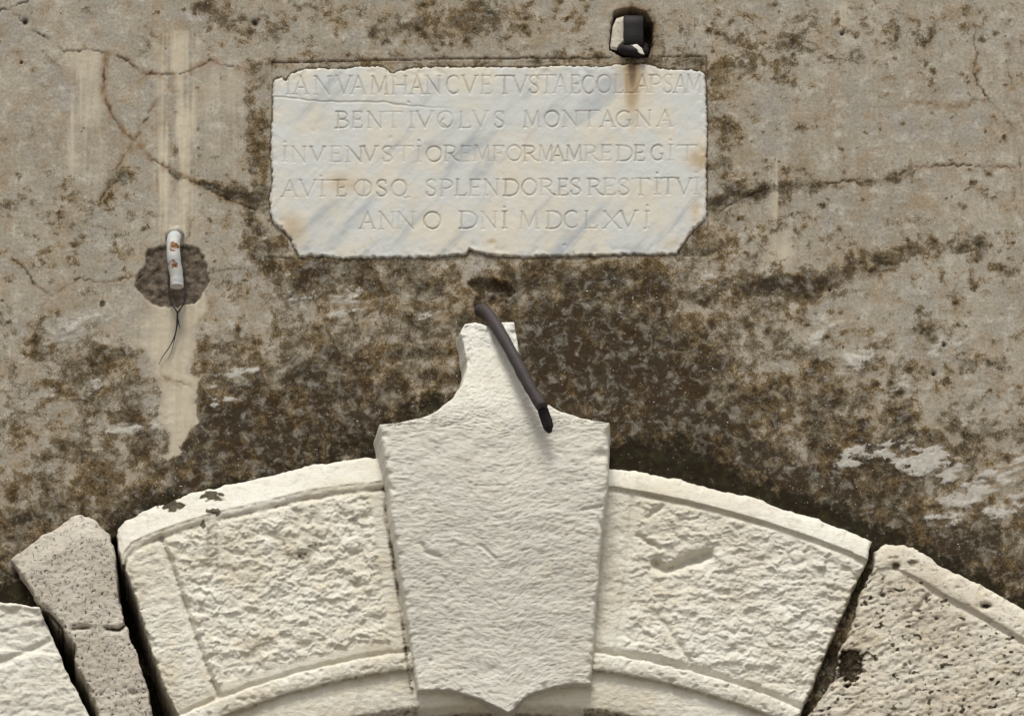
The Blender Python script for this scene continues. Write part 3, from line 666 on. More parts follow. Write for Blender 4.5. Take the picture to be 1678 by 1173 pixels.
def block(name, L, R, T, B, res, dfun, mat, back, splay=(0, 0, 0, 0), jag=2.5, edge=7, seed=0, label=None, parent=None, attrfun=None):
    """a stone: relief front face from a Coons patch, sides running straight back into the wall
       splay: metres the back is wider at left, right, top, bottom"""
    wid = (np.hypot(T[-1][0]-T[0][0], T[-1][1]-T[0][1])+np.hypot(B[-1][0]-B[0][0], B[-1][1]-B[0][1]))/2
    hei = (resample(L, 50), resample(R, 50)); hei = sum(np.hypot(*np.diff(h, axis=0).T).sum() for h in hei)/2
    nu, nv = max(8, int(wid/res)), max(8, int(hei/res))
    x, y = coons(L, R, T, B, nu, nv)
    # distances to the four edges in pixels
    wl = np.hypot(x-x[:, :1], y-y[:, :1]); wr = np.hypot(x-x[:, -1:], y-y[:, -1:])
    wt = np.hypot(x-x[:1], y-y[:1]); wb = np.hypot(x-x[-1:], y-y[-1:])
    de = np.minimum(np.minimum(wl, wr), np.minimum(wt, wb))
    wgt = np.exp(-(de/14)**2)
    jx_ = jag*wgt*(1.1*pn(x/60, y/60, seed+1)+0.75*pn(x/19, y/19, seed+2)+0.35*pn(x/7, y/7, seed+8)); jy_ = jag*wgt*(1.1*pn(x/60, y/60, seed+3)+0.75*pn(x/19, y/19, seed+4)+0.35*pn(x/7, y/7, seed+9)); x = x+jx_; y = y+jy_
    d = dfun(x, y, wl, wr, wt, wb)
    ed = edge*(1+0.7*pn(x/30, y/30, seed+5))
    d = d-0.006*np.clip(2.2*pn(x/15, y/15, seed+6)-0.25, 0, 1)*np.exp(-(de/9)**2)
    k = 1-np.clip(de/(0.7*ed), 0, 1); d = d-0.008*(1-np.sqrt(np.clip(1-k*k, 0, 1)))
    A = attrfun(x, y, wl, wr, wt, wb) if attrfun else {}
    for kk in ('grime_shade', 'warm', 'pit', 'white'): A.setdefault(kk, np.zeros_like(x))
    W = P(x, y, d)
    K = 5
    W = np.pad(W, ((K, K), (K, K), (0, 0)), mode='edge')
    A = {kk: np.pad(np.broadcast_to(a, x.shape), K, mode='edge') for kk, a in A.items()}
    ny, nx = W.shape[:2]
    I, J = np.mgrid[0:ny, 0:nx]
    kl = np.clip(K-J, 0, K); kr = np.clip(J-(nx-1-K), 0, K); kt = np.clip(K-I, 0, K); kb = np.clip(I-(ny-1-K), 0, K)
    kk_ = np.maximum.reduce([kl, kr, kt, kb])/K
    W[..., 0] += S*(-splay[0]*kl+splay[1]*kr)/K
    W[..., 2] += S*(splay[2]*kt-splay[3]*kb)/K
    rough = 0.0014*np.sin(kk_*math.pi)*(pn(W[..., 0]*22, W[..., 2]*22+kk_*3, seed+7)*1.5)
    W[..., 0] += rough; W[..., 2] += rough
    front = -W[..., 1]
    W[..., 1] = -(front*(1-kk_)+back*kk_)
    W -= np.array(AO)
    me = raw_mesh(name, W.reshape(-1, 3), grid_quads(ny, nx), A)
    o = link(name, me, mat, parent or arch)
    if label: o['label'] = label
    return o

def scoops(x, y, per, wx_, wy_, seed, warp=2.2):
    """rows of overlapping tool bites: each slopes out towards its lower lip and breaks back sharply"""
    ph = y/per+warp*fbm(x/wx_, y/wy_, 3, seed, 0.55)
    f = ph-np.floor(ph)
    s_ = np.where(f < 0.72, f/0.72, (1-f)/0.28)
    return (s_-0.5)*np.clip(0.9+1.3*pn(x/(wx_*0.9), y/(wy_*0.6), seed+9), 0.05, 1.6)
def facets(x, y, sx, sy, seed, tilt=0.6, bias=0.35):
    """broken stone: cells, each a tilted, slightly hollow chip with a crisp edge"""
    u = x/sx; v = y/sy; iu = np.floor(u); iv = np.floor(v)
    best = np.full(x.shape, 9e9); H = np.zeros(x.shape); sec = np.full(x.shape, 9e9)
    for a in (-1, 0, 1):
        for b in (-1, 0, 1):
            ci = (iu+a+4096).astype(np.int64); cj = (iv+b+4096).astype(np.int64)
            h1 = _hash(ci, cj, seed)/4294967296.0; h2 = _hash(ci, cj, seed+11)/4294967296.0; h3 = _hash(ci, cj, seed+23)/4294967296.0; h4 = _hash(ci, cj, seed+37)/4294967296.0
            dx = u-(iu+a+h1); dy = v-(iv+b+h2); d = dx*dx+dy*dy
            hh = tilt*((h3-0.5)*1.6*dx+(bias+(h4-0.5)*0.9)*dy)+0.35*d+0.30*(h3-0.5)
            m = d < best; sec = np.where(m, best, np.minimum(sec, d))
            H = np.where(m, hh, H); best = np.where(m, d, best)
    edge = np.clip((np.sqrt(sec)-np.sqrt(best))/0.22, 0, 1)
    return H*edge
def chisel(x, y, sx, sy, seed):
    wx = x+9*fbm(x/20, y/20, 3, seed+1); wy = y+8*fbm(x/20, y/20, 3, seed+2)
    big = np.clip(0.75+1.0*pn(x/60, y/50, seed+8), 0.25, 1.5)
    return 1.25*big*facets(wx, wy, sx*1.05, sy*1.15, seed)+0.75*facets(wx+50, wy, sx*0.5, sy*0.6, seed+50)+1.5*fbm(wx/(1.5*sx), wy/(1.4*sy), 4, seed+3, 0.6)+0.25*fbm(x/6, y/5, 2, seed+6)
def line_dip(x, y, pts, w): return np.exp(-(seg_dist(x, y, pts)/w)**2)
def mould(x, y, base, rf=R_FIL, rr=R_ROLL, ri=R_INT):
    """inner fillet and roll along the intrados, added to a face standing at base"""
    rr_ = np.hypot(x-CX, y-CY)+1.5*pn(x/25, y/25, 200)+1.2*pn(x/9, y/9, 203)
    d = base.copy()
    d -= 0.006*np.exp(-((rr_-rf-3)/4)**2)                                   # groove over the fillet
    fil = (rr_ < rf) & (rr_ >= rr)
    u = np.clip((rf-rr_)/(rf-rr), 0, 1)
    filh = 0.058+0.007*np.sqrt(np.clip(1-(2*u-0.9)**2*0.8, 0, 1))
    d = np.where(fil, filh+0.0018*fbm(x/7, y/6, 3, 201)-0.004*np.clip(2*pn(x/14, y/10, 204)-0.4, 0, 1), d)
    w = np.clip((rr-rr_)/(rr-ri), 0, 1)
    roll = 0.026+0.024*np.sqrt(np.clip(1-(2*w-0.75)**2/1.6, 0.0, 1))-0.030*sstep(0.70, 1.0, w)
    d = np.where(rr_ < rr, roll+0.0022*fbm(x/12, y/8, 4, 202), d)
    return d

# --- block left of the keystone
LA_L = [(190,880),(199,920),(214,960),(231,1010),(243,1045),(250,1070),(266,1120),(290,1173),(322,1258)]
LA_R = [(640,750),(646,800),(670,1000),(684,1090),(692,1158)]
LA_T = [(190,880),(194,868),(205,853),(225,842),(250,832),(290,818),(340,803),(420,785),(500,765),(560,757),(640,748)]
def polar_pts(a0, a1, rad, n=12): return [(CX+rad*math.sin(math.radians(a0+(a1-a0)*k/n)), CY-rad*math.cos(math.radians(a0+(a1-a0)*k/n))) for k in range(n+1)]
def arc_between(p, q, rad, n=14):
    a0 = math.degrees(math.atan2(p[0]-CX, CY-p[1])); a1 = math.degrees(math.atan2(q[0]-CX, CY-q[1]))
    pts = polar_pts(a0, a1, rad, n); pts[0] = p; pts[-1] = q; return pts
def fA(x, y, wl, wr, wt, wb):
    rr = np.hypot(x-CX, y-CY)
    base = 0.052+0.0015*fbm(x/60, y/60, 2, 300)
    rough = chisel(x, y, 24, 15, 301)
    inner = sstep(48, 58, wt)
    panel = inner*sstep(1268, 1276, rr)*sstep(68, 76, wl)*sstep(36, 44, wr)
    d = base+0.0064*rough*panel+0.0012*panel
    strip = inner*sstep(72, 64, wl)*sstep(1262, 1270, rr)
    d += strip*(0.0030*scoops(x-0.2*y, y+0.25*x, 17, 26, 14, 310, 1.3)*0.5+0.0030*chisel(x, y, 22, 13, 316)*0.6+0.0015*fbm(x/12, y/8, 3, 315)+0.001)
    rs = inner*sstep(44, 38, wr)
    d += rs*(0.0014*scoops(x, y, 13, 30, 20, 311, 1.0)+0.0006*fbm(x/8, y/6, 2, 312))
    # groove lines of the sunk panel
    d -= 0.0120*line_dip(x, y, [(264,882),(290,950),(316,1030),(338,1090),(357,1138)], 5.0)
    d -= 0.0035*line_dip(x, y, [(604,832),(614,880),(624,960),(634,1040),(640,1075)], 3)*sstep(0, .2, pn(x/30, y/30, 5)+.3)
    d -= 0.0075*np.exp(-((wt-52)/4.5)**2)*(0.7+0.5*pn(x/30, y/30, 312))
    # weathered bevel on top, facing the sky
    bev = np.clip(wt/38, 0, 1)
    d = np.where(wt < 38, 0.022+0.032*bev+0.0022*fbm(x/16, y/10, 4, 313, 0.65), d)
    d += 0.002*np.exp(-((wt-42)/5)**2)*fbm(x/14, y/14, 2, 314)
    # knocked places
    d -= 0.008*np.exp(-((x-583)/10)**2-((y-958)/8)**2)+0.006*line_dip(x, y, [(575,908),(592,903)], 4)
    d -= 0.005*line_dip(x, y, [(577,840),(582,870)], 4)
    return mould(x, y, d)
KL = [(762,531),(753,545),(761,570),(765,600),(757,630),(742,652),(716,673),(690,685),(655,693),(622,697),(628,740),(637,790),(642,850),(652,910),(660,965),(671,1040),(678,1090),(684,1133)]
def aA(x, y, wl, wr, wt, wb):
    g = 0.50*np.exp(-((wt-52)/5)**2)+0.55*np.exp(-(wl/6)**2)+0.5*np.exp(-((wr-14)/7)**2)
    g = np.maximum(g, 0.50*line_dip(x, y, [(264,880),(290,950),(316,1030),(338,1090),(357,1138)], 4))
    g = np.maximum(g, (0.30+0.30*pn(x/16, y/10, 322))*np.exp(-((wt-44)/9)**2)*sstep(380, 430, x))
    g = np.maximum(g, 0.42*sstep(0.15, 0.6, pn(x/40, y/18, 323))*sstep(400, 500, x)*sstep(60, 80, wt)*sstep(1010, 940, y))
    g = np.maximum(g, 0.74*np.exp(-((seg_dist(x, y, [(p[0]-9, p[1]) for p in KL if p[1] > 780]))/6.5)**2)*sstep(790, 830, y)*(0.85+0.3*pn(x/20, y/30, 325)))  # dark joint, with the shade of the keystone's side painted in
    for (cx, cy, sx, sy) in [(281,828,24,11),(348,812,22,10),(352,838,14,7),(332,858,5,10),(270,815,14,6)]:
        g = np.maximum(g, 0.98*sstep(0.15, 0.85, np.exp(-((x-cx)/sx)**2-((y-cy)/sy)**2)+0.45*pn(x/9, y/6, 320)))
    g = np.maximum(g, 0.52*np.exp(-((x-342)/12)**2-((y-880)/60)**2)+0.3*np.exp(-((x-356)/4)**2)*(y > 840)*(y < 1040))
    g += 0.20*np.exp(-((x-470)/120)**2-((y-900)/50)**2)
    rr = np.hypot(x-CX, y-CY)
    g = np.maximum(g, 0.42*np.exp(-((rr-R_ROLL)/5)**2))  # shadow under the fillet's step, painted as a dark line
    g = np.maximum(g, 0.55*sstep(1172, 1158, rr))  # shaded underside of the roll painted into the colour
    wh = 0.85*sstep(40, 34, wt)*(g < 0.6)*sstep(0.55, 0.3, g)  # sky brightness of the top bevel painted into the colour
    wh = wh*(0.75+0.5*pn(x/30, y/14, 324))
    return dict(grime_shade=g, white=np.clip(wh*0.7, 0, 1), warm=0.25*np.clip(pn(x/50, y/50, 321)+.2, 0, 1))
block('voussoir', LA_L, LA_R, LA_T, arc_between(LA_L[-1], LA_R[-1], R_INT), 1.6, fA, M_VOU, -0.15, (2, 0, 0, 0), 3, 6, 40,
      'broad white rough-faced block with a sunk panel, left of the keystone', attrfun=aA)

# --- block right of the keystone
LB_L = [(985,764),(975,900),(965,1000),(955,1090),(952,1158)]
LB_R = [(1426,887),(1420,920),(1400,962),(1375,1020),(1345,1090),(1312,1173),(1282,1250)]
LB_T = [(985,764),(1008,768),(1060,776),(1130,790),(1200,808),(1260,825),(1340,852),(1400,875),(1426,887)]
def fB(x, y, wl, wr, wt, wb):
    rr = np.hypot(x-CX, y-CY)
    base = 0.052+0.002*fbm(x/60, y/60, 2, 330)
    inner = sstep(36, 46, wt)
    panel = inner*sstep(1258, 1266, rr)*(0.45+0.55*sstep(60, 75, wl))
    d = base+panel*(0.0058*chisel(x, y, 27, 15, 331)+0.0005)+inner*(1-panel)*0.002*fbm(x/10, y/8, 4, 334, 0.6)
    d += 0.005*panel*np.exp(-((x-1120)/110)**2-((y-1060)/60)**2)
    d = np.where(wt < 30, 0.030+0.028*np.sqrt(np.clip(wt/30, 0, 1))+0.0012*fbm(x/10, y/10, 3, 332), d)
    d -= 0.006*np.exp(-((wt-35)/4)**2)*(0.7+0.6*pn(x/40, y/40, 333))
    d -= 0.003*np.exp(-((wl-56)/4)**2)*inner
    # the big sloping gash
    g = seg_dist(x, y, [(1075,925),(1092,938),(1120,925),(1160,910)])
    d -= 0.024*np.exp(-(g/9)**2)*sstep(950, 932, y+0.25*(x-1090))
    d -= 0.008*line_dip(x, y, [(1045,878),(1080,898)], 4)+0.007*line_dip(x, y, [(1060,848),(1085,830)], 4)
    d -= 0.006*line_dip(x, y, [(1088,1020),(1118,1065),(1135,1090)], 5)
    d -= 0.004*np.exp(-((np.hypot(x-1307, y-913)-13)/4)**2)
    return mould(x, y, d)
def aB(x, y, wl, wr, wt, wb):
    rr = np.hypot(x-CX, y-CY)
    g = 0.38*np.exp(-((wt-35)/4)**2)+0.62*np.exp(-(wr/7)**2)*sstep(930, 960, y)
    g = np.maximum(g, 0.40*np.exp(-((rr-R_ROLL)/5)**2)); g = np.maximum(g, 0.6*sstep(1172, 1158, rr))  # right edge dirt; shade below fillet and roll painted dark as well
    g = np.maximum(g, 0.4*np.exp(-((x-1100)/30)**2-((y-930)/8)**2))
    return dict(grime_shade=g, warm=0.22*np.clip(pn(x/50, y/50, 341)+.2, 0, 1), white=0.30*sstep(900, 1250, x)*sstep(0.3, 0.1, g))
block('voussoir', LB_L, LB_R, LB_T, arc_between(LB_L[-1], LB_R[-1], R_INT), 1.6, fB, M_VOU, -0.15, (0, 2, 0, 0), 2.5, 8, 50,
      'broad creamy rough-faced block with a deep gash, right of the keystone', attrfun=aB)

# --- narrow pitted block
LC_L = [(22,915),(32,935),(45,958),(60,985),(80,1010),(105,1040),(122,1058),(122,1085),(140,1118),(152,1145),(165,1180),(205,1290)]
LC_R = [(180,878),(188,900),(190,930),(197,990),(206,1020),(214,1050),(235,1110),(252,1173),(292,1290)]
LC_T = [(22,915),(40,898),(60,885),(85,868),(108,852),(130,843),(148,848),(165,862),(180,878)]
def fC(x, y, wl, wr, wt, wb):
    d = 0.040+0.003*fbm(x/40, y/40, 3, 350)+0.0022*fbm(x/9, y/9, 3, 351)
    d -= 0.020*sstep(42, 0, wt)
    d -= 0.0028*pits(x/5.5, y/4.6, 352, 0.5)+0.0012*facets(x, y, 16, 10, 353)
    d -= 0.010*line_dip(x, y, [(60,990),(85,1010),(102,1030),(104,1040)], 5)
    d -= 0.010*line_dip(x, y, [(175,1030),(195,1032),(212,1020)], 4)
    d -= 0.008*line_dip(x, y, [(120,1030),(145,1028)], 4)
    d -= 0.010*np.exp(-((x-218)/6)**2-((y-1135)/4)**2)
    return d
def aC(x, y, wl, wr, wt, wb):
    p = pits(x/5.5, y/4.6, 352, 0.5)*sstep(20, 50, wt)
    g = 0.5*np.exp(-(wl/7)**2)+0.45*np.exp(-(wr/6)**2)
    g = np.maximum(g, 0.8*line_dip(x, y, [(60,990),(85,1010),(102,1030),(104,1040)], 4)+0.7*line_dip(x, y, [(120,1030),(145,1028)], 4)+.8*line_dip(x, y, [(175,1030),(195,1032),(212,1020)], 4))
    return dict(grime_shade=g, pit=0.8*p)
block('voussoir', LC_L, LC_R, LC_T, [(205,1290),(292,1290)], 1.8, fC, M_TRA, -0.15, (3, 3, 0, 0), 4, 9, 60,
      'narrow grey pitted block leaning between two wide dark joints', attrfun=aC)

# --- white block at the left corner
LD_L = [(-262,1122),(-205,1200),(-120,1330),(-60,1420)]
LD_R = [(65,994),(70,1010),(82,1040),(100,1080),(122,1125),(147,1175),(195,1285)]
LD_T = [(-262,1122),(-190,1075),(-110,1032),(-50,1000),(0,986),(30,988),(65,994)]
def fD(x, y, wl, wr, wt, wb):
    d = 0.045+0.004*chisel(x, y, 25, 12, 360)+0.003*fbm(x/70, y/70, 2, 361)
    d -= 0.006*sstep(80, 76, y-985-0.1*x)*sstep(0, 14, wt)
    d -= 0.008*line_dip(x, y, [(0,1085),(45,1068),(80,1050)], 5)
    return d
def aD(x, y, wl, wr, wt, wb):
    g = 0.6*np.exp(-((x-62)/22)**2-((y-1022)/10)**2)+0.35*np.exp(-((x-10)/20)**2-((y-1010)/10)**2)+0.45*np.exp(-(wr/5)**2)
    return dict(grime_shade=g, white=0.25*np.ones_like(x))
block('voussoir', LD_L, LD_R, LD_T, [(-60,1420),(60,1345),(195,1285)], 2.2, fD, M_VOU, -0.15, (0, 2, 0, 0), 2.5, 6, 70,
      'white chiselled block in the lower left corner', attrfun=aD)

# --- warm travertine block on the right
LE_L = [(1434,905),(1431,930),(1417,965),(1403,1000),(1391,1040),(1375,1075),(1374,1110),(1350,1142),(1322,1180),(1296,1258)]
LE_R = [(1850,1112),(1790,1190),(1640,1390),(1600,1440)]
LE_T = [(1434,905),(1445,894),(1462,890),(1482,893),(1500,900),(1530,916),(1560,935),(1620,966),(1678,1000),(1760,1050),(1850,1112)]
def fE(x, y, wl, wr, wt, wb):
    d = 0.050+0.003*fbm(x/60, y/60, 3, 370)
    c, s = math.cos(0.35), math.sin(0.35)
    u = x*c-y*s; v = x*s+y*c
    body = sstep(44, 52, wt)
    d += body*(0.0014*scoops(u, v, 19, 60, 26, 371, 1.6)+0.0040*facets(u+6*pn(u/20, v/20, 378), v+6*pn(u/20, v/20, 379), 30, 13, 380)+0.0042*fbm(u/34, v/12, 4, 377, .6)+0.0022*fbm(x/8, y/7, 3, 372))
    d = np.where(wt < 40, 0.040+0.014*np.sqrt(np.clip(wt/30, 0, 1))+0.0015*fbm(x/12, y/12, 3, 373), d)
    d -= 0.007*np.exp(-((wt-46)/5)**2)*sstep(1490, 1530, x)
    d -= 0.030*sstep(0.35, 0.7, np.exp(-((x-1394)/22)**2-((y-1092)/34)**2)+0.25*pn(x/8, y/8, 374))
    d -= 0.016*np.exp(-((x-1616)/9)**2-((y-993)/5)**2)+0.008*line_dip(x, y, [(1497,1002),(1515,985),(1522,975)], 4)
    d -= 0.008*np.exp(-((x-1446)/7)**2-((y-975)/5)**2)+0.010*np.exp(-((x-1468)/9)**2-((y-927)/9)**2)
    d -= 0.003*pits(x/11, y/7, 375, 0.45)
    return d
def aE(x, y, wl, wr, wt, wb):
    g = 0.55*np.exp(-(wl/9)**2)
    g = np.maximum(g, 1.1*sstep(0.35, 0.7, np.exp(-((x-1392)/24)**2-((y-1092)/36)**2)+0.25*pn(x/8, y/8, 374)))
    for (cx, cy, sx, sy) in [(1616,993,12,5),(1446,975,6,5),(1468,927,9,8),(1495,920,14,5),(1505,1000,7,4),(1518,982,4,9),(1435,1080,5,4),(1483,1088,5,4)]:
        g = np.maximum(g, 1.0*np.exp(-((x-cx)/sx)**2-((y-cy)/sy)**2))
    g = np.maximum(g, 0.95*sstep(0.30, 0.55, pn(x/26, y/15, 377)*0.6+pn(x/9, y/7, 378)*0.55)*sstep(0, 60, wt))
    p = pits(x/11, y/7, 375, 0.45)*sstep(40, 60, wt)
    return dict(grime_shade=g, pit=0.7*p, warm=np.clip(0.12+0.3*pn(x/60, y/60, 376), 0, 1))
block('voussoir', LE_L, LE_R, LE_T, [(1292,1258),(1440,1340),(1600,1440)], 2.0, fE, M_TR2, -0.15, (1, 0, 0, 0), 4, 8, 80,
      'warm buff porous block with a dark mossy hole, at the right', attrfun=aE)

# --- the arch goes on outside the picture
def fX(x, y, wl, wr, wt, wb): return 0.046+0.004*chisel(x, y, 30, 18, 380)
for k, (a0, a1) in enumerate([(-53.5, -43), (-66, -54.5), (-78, -67), (-90, -79), (42.5, 54), (55, 66), (67, 78), (79, 90)]):
    o_, i_ = polar_pts(a0, a1, R_EXT, 8), polar_pts(a0, a1, R_INT, 8)
    block('voussoir', [o_[0], i_[0]], [o_[-1], i_[-1]], o_, i_, 8, fX, M_VOU, -0.15, seed=90+k)

# --- moulded stone running behind the keystone's foot
def fK2(x, y, wl, wr, wt, wb): return mould(x, y, 0.045+0.001*fbm(x/10, y/10, 2, 390))
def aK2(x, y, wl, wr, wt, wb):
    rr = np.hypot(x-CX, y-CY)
    return dict(grime_shade=np.maximum(0.62*sstep(1150, 1140, rr), 0.40*np.exp(-((rr-R_ROLL)/6)**2)))  # painted shade: underside of the roll and step below the fillet

# --- keystone
KR = [(842,528),(847,550),(851,575),(858,605),(874,640),(893,661),(920,675),(950,685),(975,690),(999,693),(998,740),(996,790),(990,840),(984,900),(978,980),(974,1040),(971,1090),(968,1122)]
KT = [(762,531),(778,529),(792,533),(806,537),(822,530),(842,528)]
KB = [(684,1133),(720,1130),(745,1133),(770,1140),(800,1151),(822,1162),(833,1168),(842,1162),(858,1146),(880,1134),(910,1126),(940,1122),(968,1122)]
def fK(x, y, wl, wr, wt, wb):
    d = 0.060+0.062*sstep(520, 700, y)-0.046*sstep(740, 1140, y)+0.002*fbm(x/90, y/90, 2, 400)
    wx = x+5*pn(x/24, y/24, 407); wob = y+5*pn(x/50, y/50, 401)+2*pn(x/14, y/14, 408)
    ro = sstep(560, 640, y)
    brk = np.clip(0.6+1.2*pn(x/34, y/26, 409), 0.1, 1.4)
    d += ro*brk*0.0014*fbm(wx/15, wob/6.0, 3, 402, 0.6)+ro*0.0010*facets(wx, wob, 20, 10, 411)*brk+0.0022*fbm(wx/9, wob/7, 4, 403, 0.7)+0.0009*pn(wx/4.2, wob/3.6, 412)
    d += 0.0026*fbm(x/40, y/26, 3, 404)
    d += (1-ro)*0.004*fbm(x/18, y/16, 3, 405)
    d -= 0.007*np.exp(-((x-986)/12)**2-((y-745)/8)**2)+0.0015*line_dip(x, y, [(905,735),(945,762),(968,790)], 2.5)
    d -= 0.004*line_dip(x, y, [(690,890),(698,905),(720,912)], 3)+0.004*line_dip(x, y, [(788,893),(812,915)], 3)
    d -= 0.004*np.exp(-((x-805)/14)**2-((y-1100)/10)**2)+0.005*np.exp(-((x-706)/3)**2-((y-1082)/4)**2)
    d -= 0.004*line_dip(x, y, [(955,835),(985,830)], 3)
    return d
def aK(x, y, wl, wr, wt, wb):
    g = 0.30*np.exp(-(wl/6)**2)*sstep(740, 800, y)+0.25*np.exp(-(wt/8)**2)
    g = np.maximum(g, 0.5*np.exp(-((x-803)/5)**2-((y-548)/10)**2))
    g = np.maximum(g, 0.8*np.exp(-((x-897)/9)**2-((y-690)/16)**2))  # darker spot behind the rod tip
    g = np.maximum(g, 0.4*np.exp(-(wb/6)**2)+0.0)
    wh = 0.5*sstep(590, 560, y)+0.15
    return dict(grime_shade=g, white=wh*np.ones_like(x), warm=0.16*sstep(850, 980, x)*sstep(700, 900, y)+0.12*np.clip(pn(x/70, y/70, 410), 0, 1))
key = block('keystone', KL, KR, KT, KB, 1.5, fK, M_KEY, -0.12, (17, 12, -4, 0), 1.3, 6, 30,
      'tall shield-shaped keystone with a narrow pointed neck, finely tooled', attrfun=aK)
block('moulding', [(660,1040),(672,1158)], [(990,1040),(972,1158)], [(660,1040),(990,1040)], arc_between((672,1158), (972,1158), R_INT), 2.2, fK2, M_VOU, -0.15, seed=130, parent=key, attrfun=aK2)

# ------------------------------------------------------------------ iron rod slanting over the keystone
def world_path(pts, n): return [PV(*q) for q in smooth_path(pts, n)]
RO = PV(787, 512, 0.0)
rod = thing('iron_rod', 'dark iron rod slanting down from the wall across the neck of the keystone', 'rod', RO)
pth = world_path([(783,510,-0.05),(787,509,0.000),(793,509,0.028),(803,519,0.056),(822,549,0.094),(846,592,0.128),(868,634,0.150),(889,668,0.166)], 44)
rad = [S*(10.3-0.8*k/44+0.35*math.sin(k*1.7)+0.3*math.sin(k*0.6)) for k in range(45)]
V, F = tube(pth, rad, 20, seed=3, rough=0.012)
link('shaft', py_mesh('shaft', V, F, RO), M_IRON, rod)
# flattened darker tip
tp = world_path([(886,664,0.156),(901,709,0.150)], 5)
V, F = tube(tp, [S*q for q in (8.0, 9.6, 9.8, 9.8, 9.0, 3.5)], 5, seed=5, rough=0.06)
link('tip', py_mesh('tip', V, F, RO, False), M_IRON_DARK, rod)

# ------------------------------------------------------------------ painted pipe stub on the left
PO = PV(286, 388, 0)
pipe = thing('pipe_stub', 'white painted rusty pipe end bent down over a dark cement patch', 'pipe', PO)
pth = world_path([(287,404,-0.04),(286,393,0.01),(286,390,0.035),(284,399,0.048),(285,425,0.053),(289,450,0.048),(290,466,0.046),(290,472,0.046)], 40)
rad = [S*(11.9-0.035*k+0.45*math.sin(k*0.9)*math.sin(k*0.37)) for k in range(41)]
for k, v in ((41-1, 5.0), (41-2, 8.6), (41-3, 10.8), (41-4, 12.0)): rad[k] = S*v*0.92
V, F = tube(pth, rad, 22)
link('pipe', py_mesh('pipe', V, F, PO), M_PIPE, pipe)
V, F = tube([PV(286,385,-0.01), PV(286,387,0.006), PV(286,388,0.010)], [S*17, S*16, S*13], 14, seed=8, rough=0.15)
link('mortar_collar', py_mesh('mortar_collar', V, F, PO), M_PL, pipe)
WO = PV(291, 512, 0)
wire = thing('wire', 'thin black wire looped behind the white pipe with loose frayed ends hanging', 'wire', WO)
for pts, w0, w1 in [([(276,440,-.004),(276,470,.004),(280,495,.010),(288,508,.012),(291,513,.012)], 1.0, 1.3),
                    ([(302,440,-.004),(304,470,.004),(302,495,.010),(295,507,.012),(291,513,.012)], 1.0, 1.3),
                    ([(291,510,.012),(290,530,.012),(287,548,.011),(278,568,.010),(266,585,.008),(260,598,.006)], 1.7, 0.35),
                    ([(291,513,.011),(291,530,.010),(286,556,.010),(281,575,.007),(276,588,.006)], 1.0, 0.3),
                    ([(291,520,.010),(293,530,.010),(295,537,.009)], 1.2, 0.6)]:
    n = 16
    V, F = tube(world_path(pts, n), [S*(w0+(w1-w0)*k/n) for k in range(n+1)], 8)
    link('strand', py_mesh('strand', V, F, WO), M_WIRE, wire)

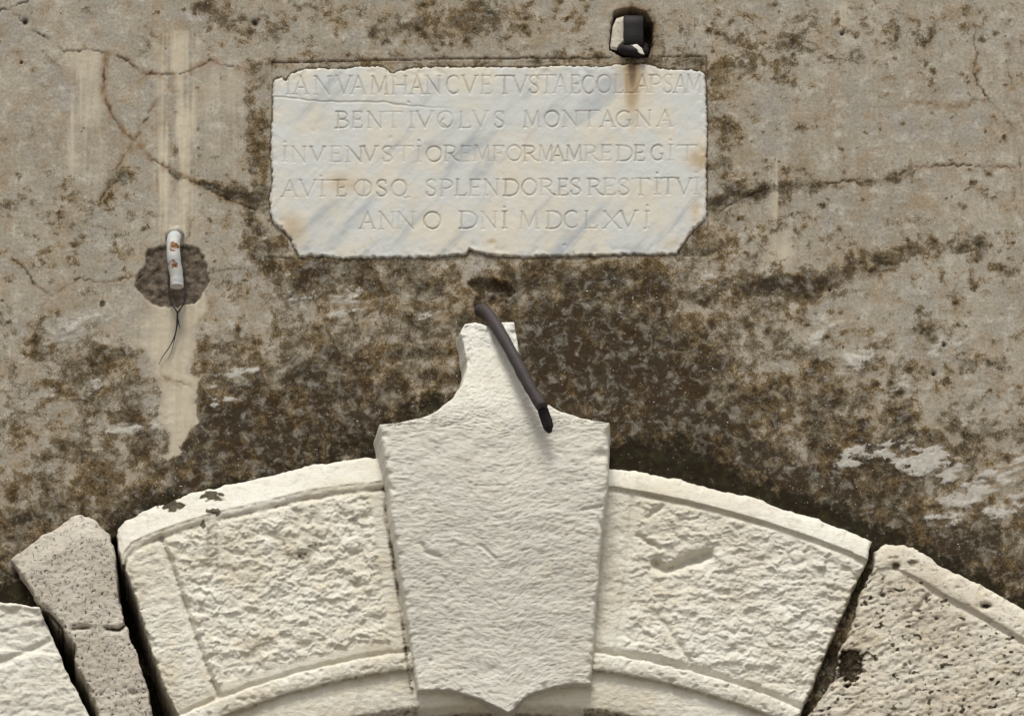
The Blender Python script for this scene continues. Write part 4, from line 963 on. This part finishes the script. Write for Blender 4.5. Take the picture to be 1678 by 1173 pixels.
# ------------------------------------------------------------------ iron clamp in its hole, top right
BO = PV(1038, 80, 0)
clamp = thing('iron_clamp', 'dark iron strap bent over in a rusty hole above the slab', 'clamp', BO)
def box_mesh(corners):           # 8 corners: front tl tr br bl, back tl tr br bl
    return corners, [(0, 3, 2, 1), (4, 5, 6, 7), (0, 1, 5, 4), (1, 2, 6, 5), (2, 3, 7, 6), (3, 0, 4, 7)]
def strap_mesh(prof, x0, x1, thick, origin):
    """flat bar bent along prof [(py,d)...], spanning photograph columns x0..x1"""
    pr = smooth_path([(0, a, b) for a, b in prof], 28)
    C = [PV(1038, q[1], q[2]) for q in pr]
    hw = (x1-x0)/2*S; V = []; F = []
    for i, c in enumerate(C):
        a = C[max(i-1, 0)]; b = C[min(i+1, len(C)-1)]; tt = (b-a).normalized()
        nn = Vector((1, 0, 0)).cross(tt).normalized()*thick/2
        w = hw*(1+0.02*math.sin(i*1.3))
        for sx in (-1, -0.9, 0.9, 1):
            q = 0.6 if abs(sx) == 1 else 1
            V.append(c+Vector((sx*w, 0, 0))+nn*q)
        for sx in (1, 0.9, -0.9, -1):
            q = 0.6 if abs(sx) == 1 else 1
            V.append(c+Vector((sx*w, 0, 0))-nn*q)
    n = 8
    for i in range(len(C)-1):
        for k in range(n): F.append((i*n+k, i*n+(k+1) % n, (i+1)*n+(k+1) % n, (i+1)*n+k))
    F.append(tuple(range(n-1, -1, -1))); F.append(tuple(range((len(C)-1)*n, len(C)*n)))
    return py_mesh('strap', V, F, origin)
link('strap', strap_mesh([(42,-0.09),(34,-0.03),(29,0.006),(34,0.020),(50,0.020),(66,0.018),(76,0.010),(80,-0.02),(84,-0.07)], 1022, 1055, 0.009, BO), M_IRON_DARK, clamp)
V, F = tube(world_path([(1016,83,-0.02),(1024,82,0.006),(1036,84,0.014),(1048,86,0.010),(1056,84,-0.005),(1058,74,-0.03)], 18), [S*q for q in [7, 8, 9, 9.5, 9.5, 9.5, 10, 10, 9.5, 9.5, 9, 9, 8.5, 8, 8, 7, 6, 5, 4]], 10, seed=9, rough=0.10)
link('pin', py_mesh('pin', V, F, BO), M_IRON_DARK, clamp)
# pale wedges packed in beside it
def chunk(name, pts, d0, d1, mat, origin, parent=None, label=None, cat=None):
    n = len(pts); rng_ = random.Random(n)
    cx = sum(p[0] for p in pts)/n; cy = sum(p[1] for p in pts)/n
    V = [PV(x, y, d1) for x, y in pts]+[PV(x, y, d0) for x, y in pts]+[PV(cx+(x-cx)*.75, cy+(y-cy)*.8, d1+0.004) for x, y in pts]
    V.append(PV(cx, cy, d1+0.005))
    F = [(i, (i+1) % n, (i+1) % n+n, i+n) for i in range(n)]
    F += [((i+1) % n, i, i+2*n, (i+1) % n+2*n) for i in range(n)]+[((i+1) % n+2*n, i+2*n, 3*n) for i in range(n)]
    o = link(name, py_mesh(name, V, F, origin, False), mat, parent, origin)
    if label: tag(o, label, cat)
    return o
chunk('stone_wedge', [(1004,44),(1010,31),(1023,27),(1024,50),(1023,70),(1016,76),(1010,83),(1001,81),(1000,74),(1002,60)], -0.08, -0.006, M_TR2, PV(1012, 80, -.02),
      label='pale stone wedge packed into the hole left of the dark iron strap', cat='wedge')
chunk('stone_chip', [(1034,74),(1044,73),(1052,80),(1056,90),(1050,89),(1042,84)], 0.004, 0.021, M_KEY, PV(1046, 88, 0),
      label='small pale stone chip lodged under the dark iron strap', cat='chip')
